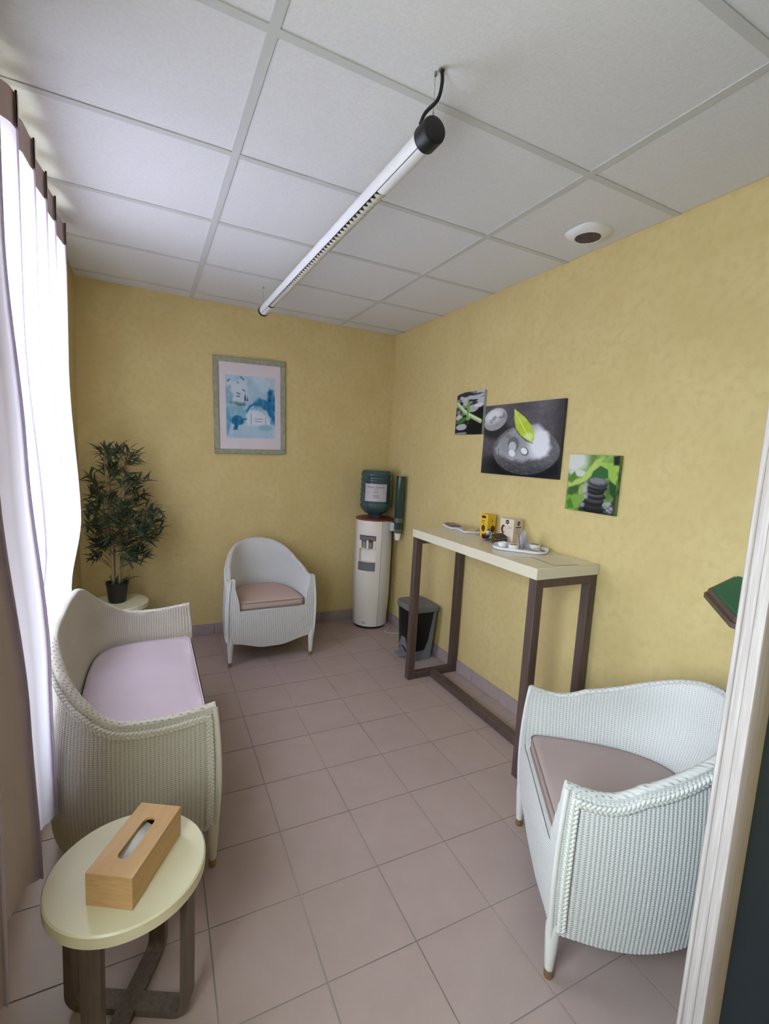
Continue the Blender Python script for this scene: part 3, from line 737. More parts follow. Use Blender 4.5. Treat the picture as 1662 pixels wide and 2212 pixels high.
# ------------------------------------------------------------------ ceiling lamp
def ceiling_lamp():
    y0, y1 = -2.655, -0.60; x0, x1 = -1.289, -1.313; z = 2.452; Ln = y1-y0
    t = thing('tube_lamp', 'long white tubular pendant lamp with cream louvres and black end caps', 'lamp', (x0, y0, z), math.atan2(-(x1-x0), Ln))
    R = 0.031
    A0, A1 = math.radians(-128), math.radians(12)         # open sector (lower right)
    s0, s1 = 0.30, Ln-0.20
    def ring(y, a0, a1, n, r=R): return [(r*math.cos(a0+(a1-a0)*k/n), y, r*math.sin(a0+(a1-a0)*k/n)) for k in range(n+1)]
    b = MB()
    for ya, yb in ((0.0, s0), (s1, Ln)):
        b.grid([ring(ya, 0, 2*PI, 40), ring(yb, 0, 2*PI, 40)])
    b.grid([ring(s0, A1, A0+2*PI, 30), ring(s1, A1, A0+2*PI, 30)])
    b.grid([ring(s0, A1, A0+2*PI, 30, R-.003), ring(s1, A1, A0+2*PI, 30, R-.003)])
    b.build('housing', M_WHITE, t, 60)
    sm_ = MB(); a = math.radians(-128); sm_.tube([(R*1.0*math.cos(a), 0.03, R*math.sin(a)), (R*math.cos(a), Ln-.02, R*math.sin(a))], 0.0012, 6); sm_.build('seam', M_BLACK, t)
    nf = 48; pit = (s1-s0-0.02)/nf
    fin = MB(); n = 18; G = []
    for k in range(n+1):
        f = k/n; a = A0+0.06+(A1-A0-0.12)*f; wd = pit*(0.30+0.68*sm(0.02, 0.26, f))
        G.append([((R-.0005-.0035*abs(q)**1.5)*math.cos(a), wd/2*q, (R-.0005-.0035*abs(q)**1.5)*math.sin(a)) for q in (-1, -.6, -.2, .2, .6, 1)])
    fin.grid(G); fin.grid([[(x*.9, y*.8, z_*.9) for x, y, z_ in r] for r in G]); fm = fin.mesh('louvre_fin', M_LOUV, 50)
    for q in range(nf):
        o = link('louvre_fin', fm, t); o.location = (0, s0+0.010+pit*(q+.5), 0)
    dk = MB(); dk.grid([ring(s0, A0-.1, A1+.1, 20, R*.72), ring(s1, A0-.1, A1+.1, 20, R*.72)]); dk.build('inner_dark_sheet', plain('lamp_inside_shade', (0.05, 0.05, 0.045), .6), t, 60)  # dark sheet behind the fins, coloured as the shaded inside of the lamp
    tb = MB(); tb.grid([[(0.011*math.cos(a), y, 0.011*math.sin(a)) for a in [2*PI*k/16 for k in range(17)]] for y in (s0-.02, s1+.02)]); tb.build('fluorescent_tube', M_WHITE, t, 60)
    for nm, ya, yb, r in (('near_cap', -0.030, 0.026, 0.0375), ('far_cap', Ln-0.010, Ln+0.022, 0.0345)):
        c = MB(); prof = [(r-.001, 0), (r, .003), (r, abs(yb-ya)-.006), (r-.006, abs(yb-ya))] if nm == 'far_cap' else [(r-.010, 0), (r-.002, .004), (r, .010), (r, abs(yb-ya))]
        n = 40; G = [[(rr*math.cos(2*PI*i/n), ya+zz, rr*math.sin(2*PI*i/n)) for rr, zz in prof] for i in range(n)]
        c.grid(G, closeu=True); c.f.append(tuple(i*len(prof) for i in range(n))); c.f.append(tuple(i*len(prof)+len(prof)-1 for i in range(n)))
        c.build('end_cap', M_BLACK, t, 40)
    for y in (-0.012, Ln+.02):
        w = MB(); w.tube([(0, y, R), (0, y, H-z)], 0.0009, 5); w.tube([(0, y, 0.030), (0, y, 0.052)], 0.003, 6); w.tube([(0, y, H-z-.012), (0, y, H-z)], 0.004, 6); w.build('suspension_wire', M_STEEL, t)
    c = MB(); c.tube(catmull([(0.010, -0.028, H-z), (0.012, -0.030, H-z-.035), (0.006, -0.022, H-z-.075), (-0.016, 0.004, 0.055), (-0.026, 0.014, 0.026)], 8), 0.0052, 8); c.build('power_cable', M_BLACK, t, 60)
    rs = MB(); rs.lathe([(0.009, H-z-.004), (0.009, H-z)], 16, (0.010, -0.028)); rs.build('cable_gland', M_STEEL, t)
ceiling_lamp()
# ------------------------------------------------------------------ air vent
def vent():
    t = thing('air_vent', 'white air extraction valve with dark grille in the ceiling', 'vent', (-0.178, -2.25, H+0.004))
    n = 48; b = MB()
    def ring(r, z, p=2.0): return [(r*math.copysign(abs(math.cos(a))**(2/p), math.cos(a)), r*math.copysign(abs(math.sin(a))**(2/p), math.sin(a)), z) for a in [2*PI*k/n+.001 for k in range(n)]]
    R_ = [ring(.092, 0, 3), ring(.092, -.006, 3), ring(.080, -.018, 2.4), ring(.070, -.022), ring(.060, -.025), ring(.056, -.022)]
    b.grid([[r[i] for r in R_] for i in range(n)], closeu=True); b.build('valve_plate', M_WHITE, t, 50)
    g = MB(); g.lathe([(0.0, -.022), (.057, -.022), (.057, -.020)], 32, cap=False); g.build('grille_back', plain('dark_mesh', (0.03, 0.022, 0.02), .8), t)
    w = MB()
    for k in range(-7, 8):
        h = math.sqrt(max(0, .056**2-(k*.0075)**2)); w.box(k*.0075-.0009, k*.0075+.0009, -h, h, -.0245, -.0222); w.box(-h, h, k*.0075-.0009, k*.0075+.0009, -.0245, -.0222)
    w.build('grille', plain('brown_grille', (0.16, 0.11, 0.10), .6), t)
vent()
# ------------------------------------------------------------------ prints
def fbm(X, Y, seed, octv=4):
    r = np.random.RandomState(seed); out = np.zeros_like(X); amp = 1; fq = 1; tot = 0
    for o in range(octv):
        g = r.rand(66, 66); x = (X*fq) % 64; y = (Y*fq) % 64
        xi = x.astype(int); yi = y.astype(int); fx = x-xi; fy = y-yi; fx = fx*fx*(3-2*fx); fy = fy*fy*(3-2*fy)
        v = g[yi, xi]*(1-fx)*(1-fy)+g[yi, xi+1]*fx*(1-fy)+g[yi+1, xi]*(1-fx)*fy+g[yi+1, xi+1]*fx*fy
        out += v*amp; tot += amp; amp *= .5; fq *= 2
    return out/tot
class Paint:
    def __init__(s, nx, ny, asp, bg):
        v, u = np.mgrid[0:ny+1, 0:nx+1]; s.u = u/nx; s.v = v/ny; s.asp = asp; s.nx, s.ny = nx, ny
        s.c = np.zeros((ny+1, nx+1, 3)); s.c[:] = bg
        s.e = 1.2/nx
    def mix(s, m, col):
        m = np.clip(m, 0, 1)[..., None]; s.c = s.c*(1-m)+np.asarray(col)*m
    def ell(s, cu, cv, ru, rv, ang=0, soft=0.06, wob=0, seed=1):
        du = (s.u-cu)*s.asp; dv = s.v-cv; c, q = math.cos(ang), math.sin(ang)
        a = (du*c+dv*q)/(ru*s.asp); b = (-du*q+dv*c)/rv; d = np.sqrt(a*a+b*b)
        if wob: d = d+wob*(fbm(s.u*9, s.v*9, seed)-.5)
        return np.clip((1-d)/soft+.5, 0, 1)
    def poly(s, P, soft=None, wob=0, seed=1):
        soft = soft or s.e; u = s.u; v = s.v
        if wob: u = u+wob*(fbm(u*12, v*12, seed)-.5); v = v+wob*(fbm(s.u*12, s.v*12, seed+9)-.5)
        ins = np.zeros(u.shape, bool); dist = np.full(u.shape, 9.0)
        for (x0, y0), (x1, y1) in zip(P, P[1:]+P[:1]):
            cond = ((y0 > v) != (y1 > v)); xx = (x1-x0)*(v-y0)/((y1-y0) if abs(y1-y0) > 1e-9 else 1e-9)+x0; ins ^= cond & (u < xx)
            dx, dy = x1-x0, y1-y0; tt = np.clip(((u-x0)*dx+(v-y0)*dy)/(dx*dx+dy*dy+1e-12), 0, 1); dist = np.minimum(dist, np.hypot(u-x0-tt*dx, v-y0-tt*dy))
        return np.clip(np.where(ins, dist, -dist)/soft+.5, 0, 1)
    def line(s, P, w, soft=None):
        soft = soft or s.e; dist = np.full(s.u.shape, 9.0)
        for (x0, y0), (x1, y1) in zip(P[:-1], P[1:]):
            dx, dy = (x1-x0)*s.asp, y1-y0; tt = np.clip(((s.u-x0)*s.asp*dx+(s.v-y0)*dy)/(dx*dx+dy*dy+1e-12), 0, 1); dist = np.minimum(dist, np.hypot((s.u-x0)*s.asp-tt*dx, s.v-y0-tt*dy))
        return np.clip((w-dist)/soft+.5, 0, 1)
    def mesh(s, name, m, w, h):      # plane in XZ facing -Y, origin at its centre
        nx, ny = s.nx, s.ny
        V = np.stack([(s.u-.5)*w, np.zeros_like(s.u), (.5-s.v)*h], -1).reshape(-1, 3)
        k = nx+1; I = np.arange(ny*k).reshape(ny, k)[:, :nx].ravel()
        F = np.stack([I, I+k, I+k+1, I+1], 1)
        me = bpy.data.meshes.new(name); me.from_pydata(V.tolist(), [], F.tolist()); me.materials.append(m)
        at = me.color_attributes.new('print', 'FLOAT_COLOR', 'POINT')
        lin = np.clip(s.c, 0, 1); lin = np.where(lin <= .04045, lin/12.92, ((lin+.055)/1.055)**2.4)
        at.data.foreach_set('color', np.concatenate([lin.reshape(-1, 3), np.ones((lin.shape[0]*lin.shape[1], 1))], 1).astype(np.float32).ravel())
        me.update(); return me
def canvas(label, yc, zc, w, h, paint, side, tilt=0.0, d=0.02):
    t = thing('canvas_print', label, 'canvas print', (-0.0005, yc, zc), -PI/2, 'pebble and leaf canvases')
    t.rotation_euler = (0, tilt, -PI/2)
    b = MB(); b.box(-w/2, w/2, -d, 0, -h/2, h/2); b.build('stretcher_canvas', side, t)
    o = link('printed_face', paint.mesh('printed_face', M_PRINT, w, h), t); o.location = (0, -d-.0006, 0)
def paint_big():
    p = Paint(230, 152, 1.52, (.36, .34, .36)); n = fbm(p.u*30, p.v*30, 3)
    p.c *= (0.72+0.5*fbm(p.u*4, p.v*4, 5)+0.25*(n-.5))[..., None]
    p.mix(np.clip((p.v-.72)/.35, 0, .75), (.12, .12, .13)); p.mix(np.clip((p.u-.9)/.12, 0, .6), (.2, .2, .21))
    p.mix(p.ell(.17, .36, .19, .13, .0, .5)*.75, (.12, .12, .13))
    m = p.ell(.155, .205, .172, .160, -.18, .05); p.mix(m, (.62, .62, .63)); p.mix(m*p.ell(.13, .15, .13, .10, -.2, .9), (.86, .86, .87))
    p.mix(m*np.clip((fbm(p.u*22, p.v*22, 8)-.55)*6, 0, .6), (.42, .42, .43))
    p.mix(p.ell(.58, .86, .50, .18, 0, .5)*.9, (.05, .05, .06))
    m = p.ell(.575, .645, .415, .330, .02, .03, .04, 4); p.mix(m, (.40, .40, .41)); p.mix(m*np.clip((p.v-.74)/.2, 0, 1), (.24, .24, .25))
    p.mix(m*np.clip((fbm(p.u*40, p.v*40, 18)-.5)*2, 0, .4), (.55, .55, .56))
    m2 = p.poly([(.20, .62), (.27, .48), (.42, .36), (.60, .30), (.75, .30), (.84, .42), (.90, .60), (.88, .70), (.80, .74), (.66, .76), (.58, .80), (.45, .79), (.30, .72), (.22, .70)], .05, .06, 6)
    p.mix(m2, (.66, .66, .67)); p.mix(m2*p.ell(.78, .55, .14, .22, .2, .6), (.90, .90, .92)); p.mix(m2*p.ell(.40, .55, .16, .16, 0, .7)*.6, (.52, .52, .53))
    for cu, cv, ru, rv, cc in ((.44, .56, .075, .10, .42), (.43, .60, .05, .07, .75), (.43, .69, .045, .045, .9), (.59, .66, .055, .055, .38), (.585, .655, .045, .043, .92), (.36, .45, .05, .03, .5)):
        p.mix(m2*p.ell(cu, cv, ru, rv, .3, .12, .1, 3), (cc, cc, cc*1.01))
    p.mix(p.line([(.24, .62), (.25, .72), (.33, .80), (.47, .86), (.62, .84), (.66, .77)], .006, .01)*.7, (.22, .22, .22))
    p.mix(p.poly([(.42, .30), (.50, .43), (.60, .52), (.68, .55), (.67, .52), (.50, .40)], .02)*.8, (.15, .15, .16))
    lf = p.poly([(.415, .075), (.47, .12), (.56, .20), (.64, .30), (.69, .42), (.70, .50), (.665, .54), (.60, .50), (.52, .44), (.455, .34), (.425, .22)], .008)
    p.mix(lf, (.72, .80, .22)); p.mix(lf*np.clip((fbm(p.u*9, p.v*9, 2)-.35)*2.5, 0, .8), (.80, .86, .42)); p.mix(lf*p.line([(.42, .09), (.52, .28), (.60, .42), (.67, .535)], .006, .012), (.88, .92, .58))
    p.mix(lf*p.line([(.425, .22), (.455, .34), (.52, .44), (.60, .50)], .012, .02)*.6, (.52, .66, .12)); p.mix(lf*p.ell(.63, .46, .06, .05, 0, .8)*.6, (.93, .95, .80))
    return p
def paint_shoot():
    p = Paint(96, 92, 1.05, (.10, .10, .10)); n = fbm(p.u*9, p.v*9, 4)
    p.mix(np.clip((.42-p.v)/.1, 0, 1), (.74, .74, .76)); p.mix(np.clip((.45-p.v)/.1, 0, 1)*np.clip((fbm(p.u*3, p.v*14, 7)-.52)*8, 0, 1), (.20, .20, .21))
    p.mix(p.ell(.17, .27, .08, .05, 0, .3), (.15, .15, .16))
    for i, (a, b, ru, rv, cc) in enumerate(((.10, .47, .08, .06, .5), (.13, .60, .12, .08, .78), (.62, .40, .20, .08, .70), (.83, .33, .16, .05, .85), (.30, .50, .10, .05, .45), (.24, .82, .21, .075, .70), (.55, .74, .09, .03, .65), (.20, .98, .30, .03, .55), (.07, .70, .08, .05, .35), (.45, .62, .1, .04, .7))):
        p.mix(p.ell(a, b, ru, rv, -.05, .15, .15, i), (cc, cc, cc*1.01))
    p.mix(p.poly([(.58, .55), (.97, .38), (1, .7), (.97, 1), (.45, 1), (.45, .8)], .04, .05)*.9, (.06, .06, .06))
    st = p.line([(.03, .25), (.30, .44), (.55, .56), (.93, .70)], .052, .02); p.mix(st, (.66, .76, .50)); p.mix(p.line([(.04, .235), (.31, .425), (.56, .545), (.93, .68)], .018, .02), (.86, .91, .76))
    p.mix(p.poly([(.44, .14), (.49, .28), (.50, .45), (.45, .56), (.40, .42), (.41, .28)], .02), (.38, .60, .20)); p.mix(p.poly([(.44, .16), (.46, .30), (.46, .52), (.43, .40)], .02)*.8, (.55, .74, .32))
    p.mix(p.poly([(.03, .74), (.12, .64), (.28, .58), (.42, .60), (.34, .70), (.18, .74)], .02), (.27, .45, .20)); p.mix(p.poly([(.42, .55), (.55, .66), (.60, .58), (.50, .68), (.40, .66)], .02), (.45, .66, .28))
    return p
def paint_stack():
    p = Paint(110, 104, 1.05, (.42, .55, .26)); n = fbm(p.u*6, p.v*6, 3)
    p.c *= (.55+.9*n)[..., None]
    p.mix(p.ell(.10, .10, .30, .22, 0, .6), (.82, .84, .80)); p.mix(p.ell(.24, .33, .22, .06, .1, .5), (.80, .82, .78))
    p.mix(p.poly([(.0, .52), (.30, .40), (.55, .08), (.72, .02), (.60, .22), (.40, .46), (.05, .62)], .04), (.70, .78, .42)); p.mix(p.poly([(.55, .10), (1, .16), (1, .26), (.85, .30), (.60, .18)], .04), (.66, .75, .36))
    p.mix(p.poly([(.75, .15), (.88, .12), (1, .36), (.95, .50), (.84, .38)], .03), (.60, .74, .30)); p.mix(p.poly([(.0, .45), (.14, .30), (.20, .40), (.10, .52)], .03), (.34, .50, .20))
    p.mix(p.poly([(.48, .42), (.52, .28), (.66, .18), (.80, .24), (.82, .38), (.62, .42)], .02), (.20, .40, .20)); p.mix(p.poly([(.84, .42), (.98, .50), (1, .74), (.88, .64)], .02), (.13, .28, .14))
    p.mix(p.poly([(.0, .78), (.12, .70), (.34, .72), (.36, .86), (.20, 1), (.0, .98)], .02), (.48, .64, .26)); p.mix(p.poly([(.02, .86), (.10, .78), (.20, .96), (.06, .98)], .03), (.30, .50, .16))
    p.mix(p.poly([(.04, .60), (.22, .54), (.30, .62), (.12, .74), (.03, .72)], .03), (.26, .38, .16)); p.mix(p.ell(.32, .62, .06, .10, .3, .3), (.62, .68, .40))
    p.mix(p.poly([(.88, .02), (1, 0), (1, .16), (.9, .16)], .03), (.12, .14, .12)); p.mix(p.poly([(.92, .8), (1, .66), (1, 1), (.8, 1)], .03), (.24, .22, .23))
    for cv, cu, ru, rv, cc in ((.90, .58, .27, .115, .10), (.80, .60, .20, .085, .16), (.70, .60, .21, .075, .20), (.61, .60, .18, .075, .16), (.55, .62, .20, .07, .22), (.47, .64, .195, .085, .30)):
        m = p.ell(cu, cv, ru, rv, .06, .08); p.mix(m, (cc*.6, cc*.6, cc*.63)); p.mix(m*p.ell(cu-.02, cv-.03, ru*.9, rv*.7, .05, .5), (cc*1.7, cc*1.7, cc*1.75))
    p.mix(p.ell(.64, .46, .19, .075, .05, .1)*np.clip((fbm(p.u*50, p.v*50, 2)-.3)*1.4, 0, 1), (.50, .50, .52))
    for a in ((.40, .62), (.42, .72), (.36, .88), (.40, .53)): p.mix(p.ell(*a, .05, .05, .6, .8)*.7, (.75, .75, .77))
    p.mix(p.poly([(.30, .94), (.80, .93), (1, 1), (.3, 1)], .04)*.8, (.07, .07, .07)); p.mix(p.ell(.86, .88, .11, .10, .9, .2)*np.clip((fbm(p.u*16, p.v*26, 5)-.3)*3, 0, 1), (.62, .62, .64))
    return p
M_CSIDE = plain('dark_canvas_edge', (0.05, 0.05, 0.055), 0.7); M_CSIDE2 = plain('pale_canvas_edge', (0.42, 0.41, 0.41), 0.7); M_CSIDE3 = noise_mat('green_canvas_edge', (0.06, 0.11, 0.04), (0.20, 0.28, 0.09), 25, 0.7)
canvas('small square canvas of a green shoot among black pebbles', -1.220, 1.856, 0.308, 0.292, paint_shoot(), M_CSIDE2, 0.0)
canvas('large grey canvas of a lime leaf on a wet stone', -1.731, 1.672, 0.665, 0.436, paint_big(), M_CSIDE, 0.0)
canvas('square green canvas of stacked black stones above the table', -2.283, 1.449, 0.300, 0.288, paint_stack(), M_CSIDE3, 0.0)
def paint_water():
    p = Paint(120, 150, .8, (.72, .80, .86)); n = fbm(p.u*7, p.v*7, 3); n2 = fbm(p.u*16, p.v*16, 9)
    p.c = p.c*(0.92+.16*n)[..., None]
    p.mix(np.clip((fbm(p.u*2.5, p.v*2.5, 12)-.45)*2.2, 0, .5), (.55, .70, .80))
    W_ = lambda m, c: p.mix(m*np.clip(.55+.9*(n2-.35), 0, 1), c)
    p.mix(p.poly([(.02, .12), (.42, .06), (.45, .34), (.40, .42), (.02, .46)], .06)*.7, (.82, .85, .88))
    W_(p.poly([(0, .18), (.08, .16), (.16, .30), (.10, .44), (0, .46)], .05, .08), (.45, .62, .72))
    W_(p.poly([(.05, .48), (.35, .46), (.44, .60), (.38, .74), (.06, .74)], .08, .06)*.9, (.42, .66, .76))
    W_(p.poly([(.0, .50), (.06, .50), (.10, .75), (.05, .95), (0, .95)], .05)*.9, (.30, .55, .70))
    W_(p.poly([(.56, .40), (.70, .34), (.85, .36), (.87, .22), (.96, .20), (1, .40), (1, .72), (.92, .70), (.84, .56), (.70, .48), (.58, .50)], .04, .08)*1.3, (.16, .45, .62))
    W_(p.poly([(.86, .28), (.885, .14), (.92, .26), (.92, .40), (.86, .38)], .03), (.08, .30, .45))
    W_(p.poly([(.80, .50), (1, .44), (1, .78), (.92, .72)], .05, .08), (.12, .40, .58))
    p.mix(p.line([(.42, .56), (.48, .48), (.56, .445), (.66, .44)], .018, .02)*.85, (.16, .44, .62))
    for a in ((.52, .53, .60, .48), (.60, .53, .66, .47), (.68, .44, .68, .55)): p.mix(p.line([(a[0], a[1]), (a[2], a[3])], .008, .02)*.7, (.30, .55, .70))
    p.mix(p.poly([(.40, .62), (.46, .56), (.70, .56), (.80, .64), (.88, .72), (.88, .78), (.40, .80)], .04, .03)*.85, (.84, .87, .90))
    for a in ((.50, .60, .50, .77), (.58, .68, .74, .68), (.58, .72, .72, .725), (.80, .66, .80, .76)): p.mix(p.line([(a[0], a[1]), (a[2], a[3])], .007, .012)*.7, (.45, .52, .60))
    for a in ((.385, .27, .03, .13), (.43, .31, .02, .09)): p.mix(p.poly([(a[0], a[1]), (a[0]+a[2]/2, a[1]+a[3]*.7), (a[0]+a[2]/2, a[1]+a[3]), (a[0]-a[2]/2, a[1]+a[3]), (a[0]-a[2]/2, a[1]+a[3]*.6)], .012), (.05, .24, .36))
    for a in ((.30, .02, .36, .06), (.04, .10, .08, .07), (.22, .28, .28, .29), (.22, .33, .27, .33), (.34, .22, .38, .24), (.24, .11, .25, .12)): p.mix(p.line([(a[0], a[1]), (a[2], a[3])], .009, .012)*.8, (.20, .34, .46))
    for a in ((.12, .44, .04), (.20, .44, .045), (.28, .46, .05), (.36, .45, .035)): W_(p.ell(a[0], a[1], a[2], .03, 0, .6, .3, 5), (.35, .48, .50))
    W_(p.ell(.22, .72, .14, .075, 0, .35, .5, 6)*1.3, (.10, .38, .55)); p.mix(p.poly([(.17, .78), (.24, .78), (.22, .87), (.14, .87)], .02), (.10, .38, .55)); p.mix(p.line([(.30, .70), (.40, .69)], .012, .02), (.18, .44, .62))
    p.mix(p.poly([(.25, .80), (.95, .78), (.98, 1), (.05, 1)], .06)*np.clip((n-.35)*1.6, 0, .6), (.58, .73, .82)); p.mix(p.ell(.80, .82, .14, .05, 0, .7)*.5, (.45, .62, .74))
    return p
def framed():
    t = thing('framed_print', 'blue watercolour print in a sage green frame above the armchair', 'framed picture', (-1.276, -0.0005, 1.858))
    t.rotation_euler = (0, -math.radians(1.9), 0)
    w, h, fw_, d = 0.560, 0.748, 0.038, 0.022
    for (x0, x1, z0, z1) in ((-w/2, w/2, h/2-fw_, h/2), (-w/2, w/2, -h/2, -h/2+fw_), (-w/2, -w/2+fw_, -h/2+fw_, h/2-fw_), (w/2-fw_, w/2, -h/2+fw_, h/2-fw_)):
        bevelled('frame_bar', M_SAGE, x0, x1, -d, 0, z0, z1, .003, 1, t)
    b = MB(); b.box(-w/2+fw_, w/2-fw_, -.010, -.002, -h/2+fw_, h/2-fw_); b.build('mount', plain('mauve_white_mount', (0.70, 0.64, 0.66), .5), t)
    o = link('watercolour', paint_water().mesh('watercolour', M_PRINTP, 0.386, 0.484), t); o.location = (0.004, -.0112, -.004)
framed()
# ------------------------------------------------------------------ bamboo plant
def plant():
    rng = random.Random(11)
    ox, oy, oz = -2.205, -0.31, 0.4305
    t = thing('potted_bamboo', 'artificial bamboo plant in a black pot in the window corner', 'plant', (ox, oy, oz))
    b = MB(); b.lathe([(0.050, 0), (0.054, 0.004), (0.068, 0.125), (0.071, 0.128), (0.071, 0.140), (0.064, 0.140), (0.060, 0.118)], 32, cap=False); b.f.append(tuple(i*7 for i in range(32)))
    b.build('pot', M_BLACK, t, 40)
    s = MB(); s.lathe([(0.0, 0.122), (0.05, 0.122), (0.0615, 0.118)], 24, cap=False); s.build('soil', M_SOIL, t)
    canes = []
    for k in range(6):
        a = 2*PI*k/6+rng.uniform(-.3, .3); r = 0.028; hh = rng.uniform(0.68, 1.0) if k else 1.04
        top = (0.09*math.cos(a)*rng.uniform(.3, 1), 0.09*math.sin(a)*rng.uniform(.3, 1), hh)
        pts = catmull([(r*math.cos(a), r*math.sin(a), 0.10), (r*1.2*math.cos(a), r*1.2*math.sin(a), 0.35), ((r*math.cos(a)+top[0])/2, (r*math.sin(a)+top[1])/2, 0.6*hh), top], 8)
        c = MB(); c.tube(pts, [0.0058-0.0035*i/len(pts) for i in range(len(pts))], 7); c.build('cane', M_CANE, t, 60); canes.append(pts)
    # leaf blade: folded, drooping
    def leaf_mesh(n, L, wd, droop):
        mb = MB(); rows = []
        for i, f in enumerate((0, .12, .35, .65, .88, 1.0)):
            w = wd*(0.15, .65, 1, .8, .35, 0.02)[i]; x = L*f; z = -droop*f*f
            rows.append([(x, -w, z+w*.35), (x, 0, z), (x, w, z+w*.35)])
        mb.grid(rows); return mb.mesh(n, M_LEAF, 60)
    leaves = [leaf_mesh('leaf', 0.092, 0.0066, 0.018), leaf_mesh('leaf', 0.076, 0.0058, 0.008), leaf_mesh('leaf', 0.105, 0.0070, 0.035)]
    tw = MB(); rest = MB(); count = 0; spots = []
    def radius(z): return (0.10+0.125*sm(.30, .46, z)-0.02*sm(.55, .72, z)-0.075*sm(.70, .86, z)-0.075*sm(.82, 1.0, z))
    clumps = [(250, 972), (232, 966), (271, 981), (241, 1000), (250, 1018), (289, 1017), (280, 1038), (301, 1062), (207, 1029), (187, 1005), (195, 1044), (217, 1056),
              (241, 1064), (271, 1075), (210, 1084), (325, 1092), (331, 1118), (316, 1135), (326, 1150), (301, 1165), (289, 1184), (226, 1112), (265, 1108), (282, 1138),
              (205, 1138), (210, 1168), (205, 1192), (271, 1172), (245, 1140), (232, 1165), (296, 1105), (190, 1110), (186, 1160), (250, 1095), (262, 1150)]
    for (px, py) in clumps:
        cx_, cz_ = (px-250)/343, (1300-py)/314; ry = 0.04+0.13*sm(1.02, .60, cz_); cy_ = rng.uniform(-ry, ry)
        for q in range(9):
            x, y, z = cx_+rng.gauss(0, .026), cy_+rng.gauss(0, .035), cz_-.03+rng.gauss(0, .026)
            if ox+x < -2.37 or oy+y > -0.07 or z < .29: continue
            spots.append((x, y, z))
    allL = []
    for (x, y, z) in spots:
        cn = min(canes, key=lambda c: min((p-Vector((x, y, z-.08))).length for p in c)); p0 = min(cn, key=lambda p: (p-Vector((x, y, z-.09))).length)
        tip = Vector((x, y, z)); mid = (p0+tip)/2+Vector((0, 0, .015))
        tw.tube([p0, mid, tip], [0.0022, .0016, .001], 4, cap=False)
        dirn = (tip-p0); dirn.normalize()
        for q in range(5):
            az = math.atan2(dirn.y, dirn.x)+rng.uniform(-1.9, 1.9); el = rng.uniform(-.25, 1.15)
            base = p0.lerp(tip, rng.uniform(.7, 1.0))
            w = base+Vector((math.cos(az)*math.cos(el), math.sin(az)*math.cos(el), math.sin(el)))*.09
            if ox+w.x < -2.40 or oy+w.y > -0.02: continue
            allL.append((base, Euler((rng.uniform(-.6, .6), -el, az)), rng.randrange(3), rng.uniform(.8, 1.15)))
    allL.sort(key=lambda l: l[0].y-0.5*l[0].x)
    for i, (b_, e_, k, sc) in enumerate(allL):
        if i < 285:
            o = link('leaf', leaves[k], t); o.location = b_; o.rotation_euler = e_; o.scale = (sc, sc, sc)
        else:
            M_ = Matrix.Translation(b_) @ e_.to_matrix().to_4x4() @ Matrix.Scale(sc, 4); me = leaves[k]
            rest.add([M_ @ v.co for v in me.vertices], [tuple(p.vertices) for p in me.polygons])
    f = rest.build('foliage', M_LEAF, t, 60, fix=False); f['kind'] = 'stuff'
    w = tw.build('twigs', M_CANE, t, fix=False); w['kind'] = 'stuff'
    lo = MB()
    for q in range(34):
        a = rng.uniform(0, 2*PI); r = rng.uniform(.01, .055); e = Euler((0, -rng.uniform(.7, 1.4), a)).to_matrix().to_4x4()
        M_ = Matrix.Translation((r*math.cos(a), r*math.sin(a), .118)) @ e @ Matrix.Scale(.7, 4); me = leaves[q % 3]
        lo.add([M_ @ v.co for v in me.vertices], [tuple(p.vertices) for p in me.polygons])
    f = lo.build('moss_tuft', M_LEAF, t, 60, fix=False); f['kind'] = 'stuff'
    o = link('leaf', leaves[2], t); o.location = (.03, -.03, .15); o.rotation_euler = (0, -.55, -.25); o.scale = (1.3, 1.3, 1.3)
plant()
# ------------------------------------------------------------------ green topped corner shelf
def shelf():
    t = thing('corner_shelf', 'dark wooden wall shelf with a green baize top above the armchair', 'shelf', (0, -3.2, 1.15))
    poly = [(-0.002, 0.242), (-0.327, 0.161), (-0.585, -0.052), (-0.66, -0.285), (-0.002, -0.285)]
    b = MB(); b.prism(poly, -0.034, -0.019); b.build('lower_board', M_WENGE, t)
    ins = [(-0.002, 0.234), (-0.322, 0.153), (-0.576, -0.056), (-0.65, -0.283), (-0.002, -0.283)]
    b = MB(); b.prism(ins, -0.0185, -0.0045); b.build('upper_board', M_WENGE, t)
    ins2 = [(-0.002, 0.222), (-0.316, 0.143), (-0.566, -0.062), (-0.635, -0.281), (-0.002, -0.281)]
    b = MB(); b.prism(ins2, -0.004, 0.0); b.build('green_top', M_GREENF, t)
shelf()
# ------------------------------------------------------------------ things on the bar table
def rrect(hx, hy, r, n=6):
    P = []
    for cx, cy, a0 in ((hx-r, hy-r, 0), (-hx+r, hy-r, PI/2), (-hx+r, -hy+r, PI), (hx-r, -hy+r, 1.5*PI)):
        P += [(cx+r*math.cos(a0+k*PI/2/n), cy+r*math.sin(a0+k*PI/2/n)) for k in range(n+1)]
    return P
def dish(name, label, cat, loc, rz, hx, hy, r, h, m, group=None):
    prof = ((.90, .0), (.97, .003), (1.0, h), (.965, h), (.93, .006), (.2, .005)); O = [[(x*f, y*f, z) for x, y in rrect(hx, hy, r)] for f, z in prof]
    b = MB(); n = len(O[0]); b.grid([[o[i] for o in O] for i in range(n)], closeu=True); k = len(prof)
    b.f.append(tuple(i*k for i in range(n))); b.f.append(tuple(i*k+k-1 for i in range(n)))
    o = b.build(name, m, None, 40); o.location = loc; o.rotation_euler = (0, 0, rz); return tag(o, label, cat, group)
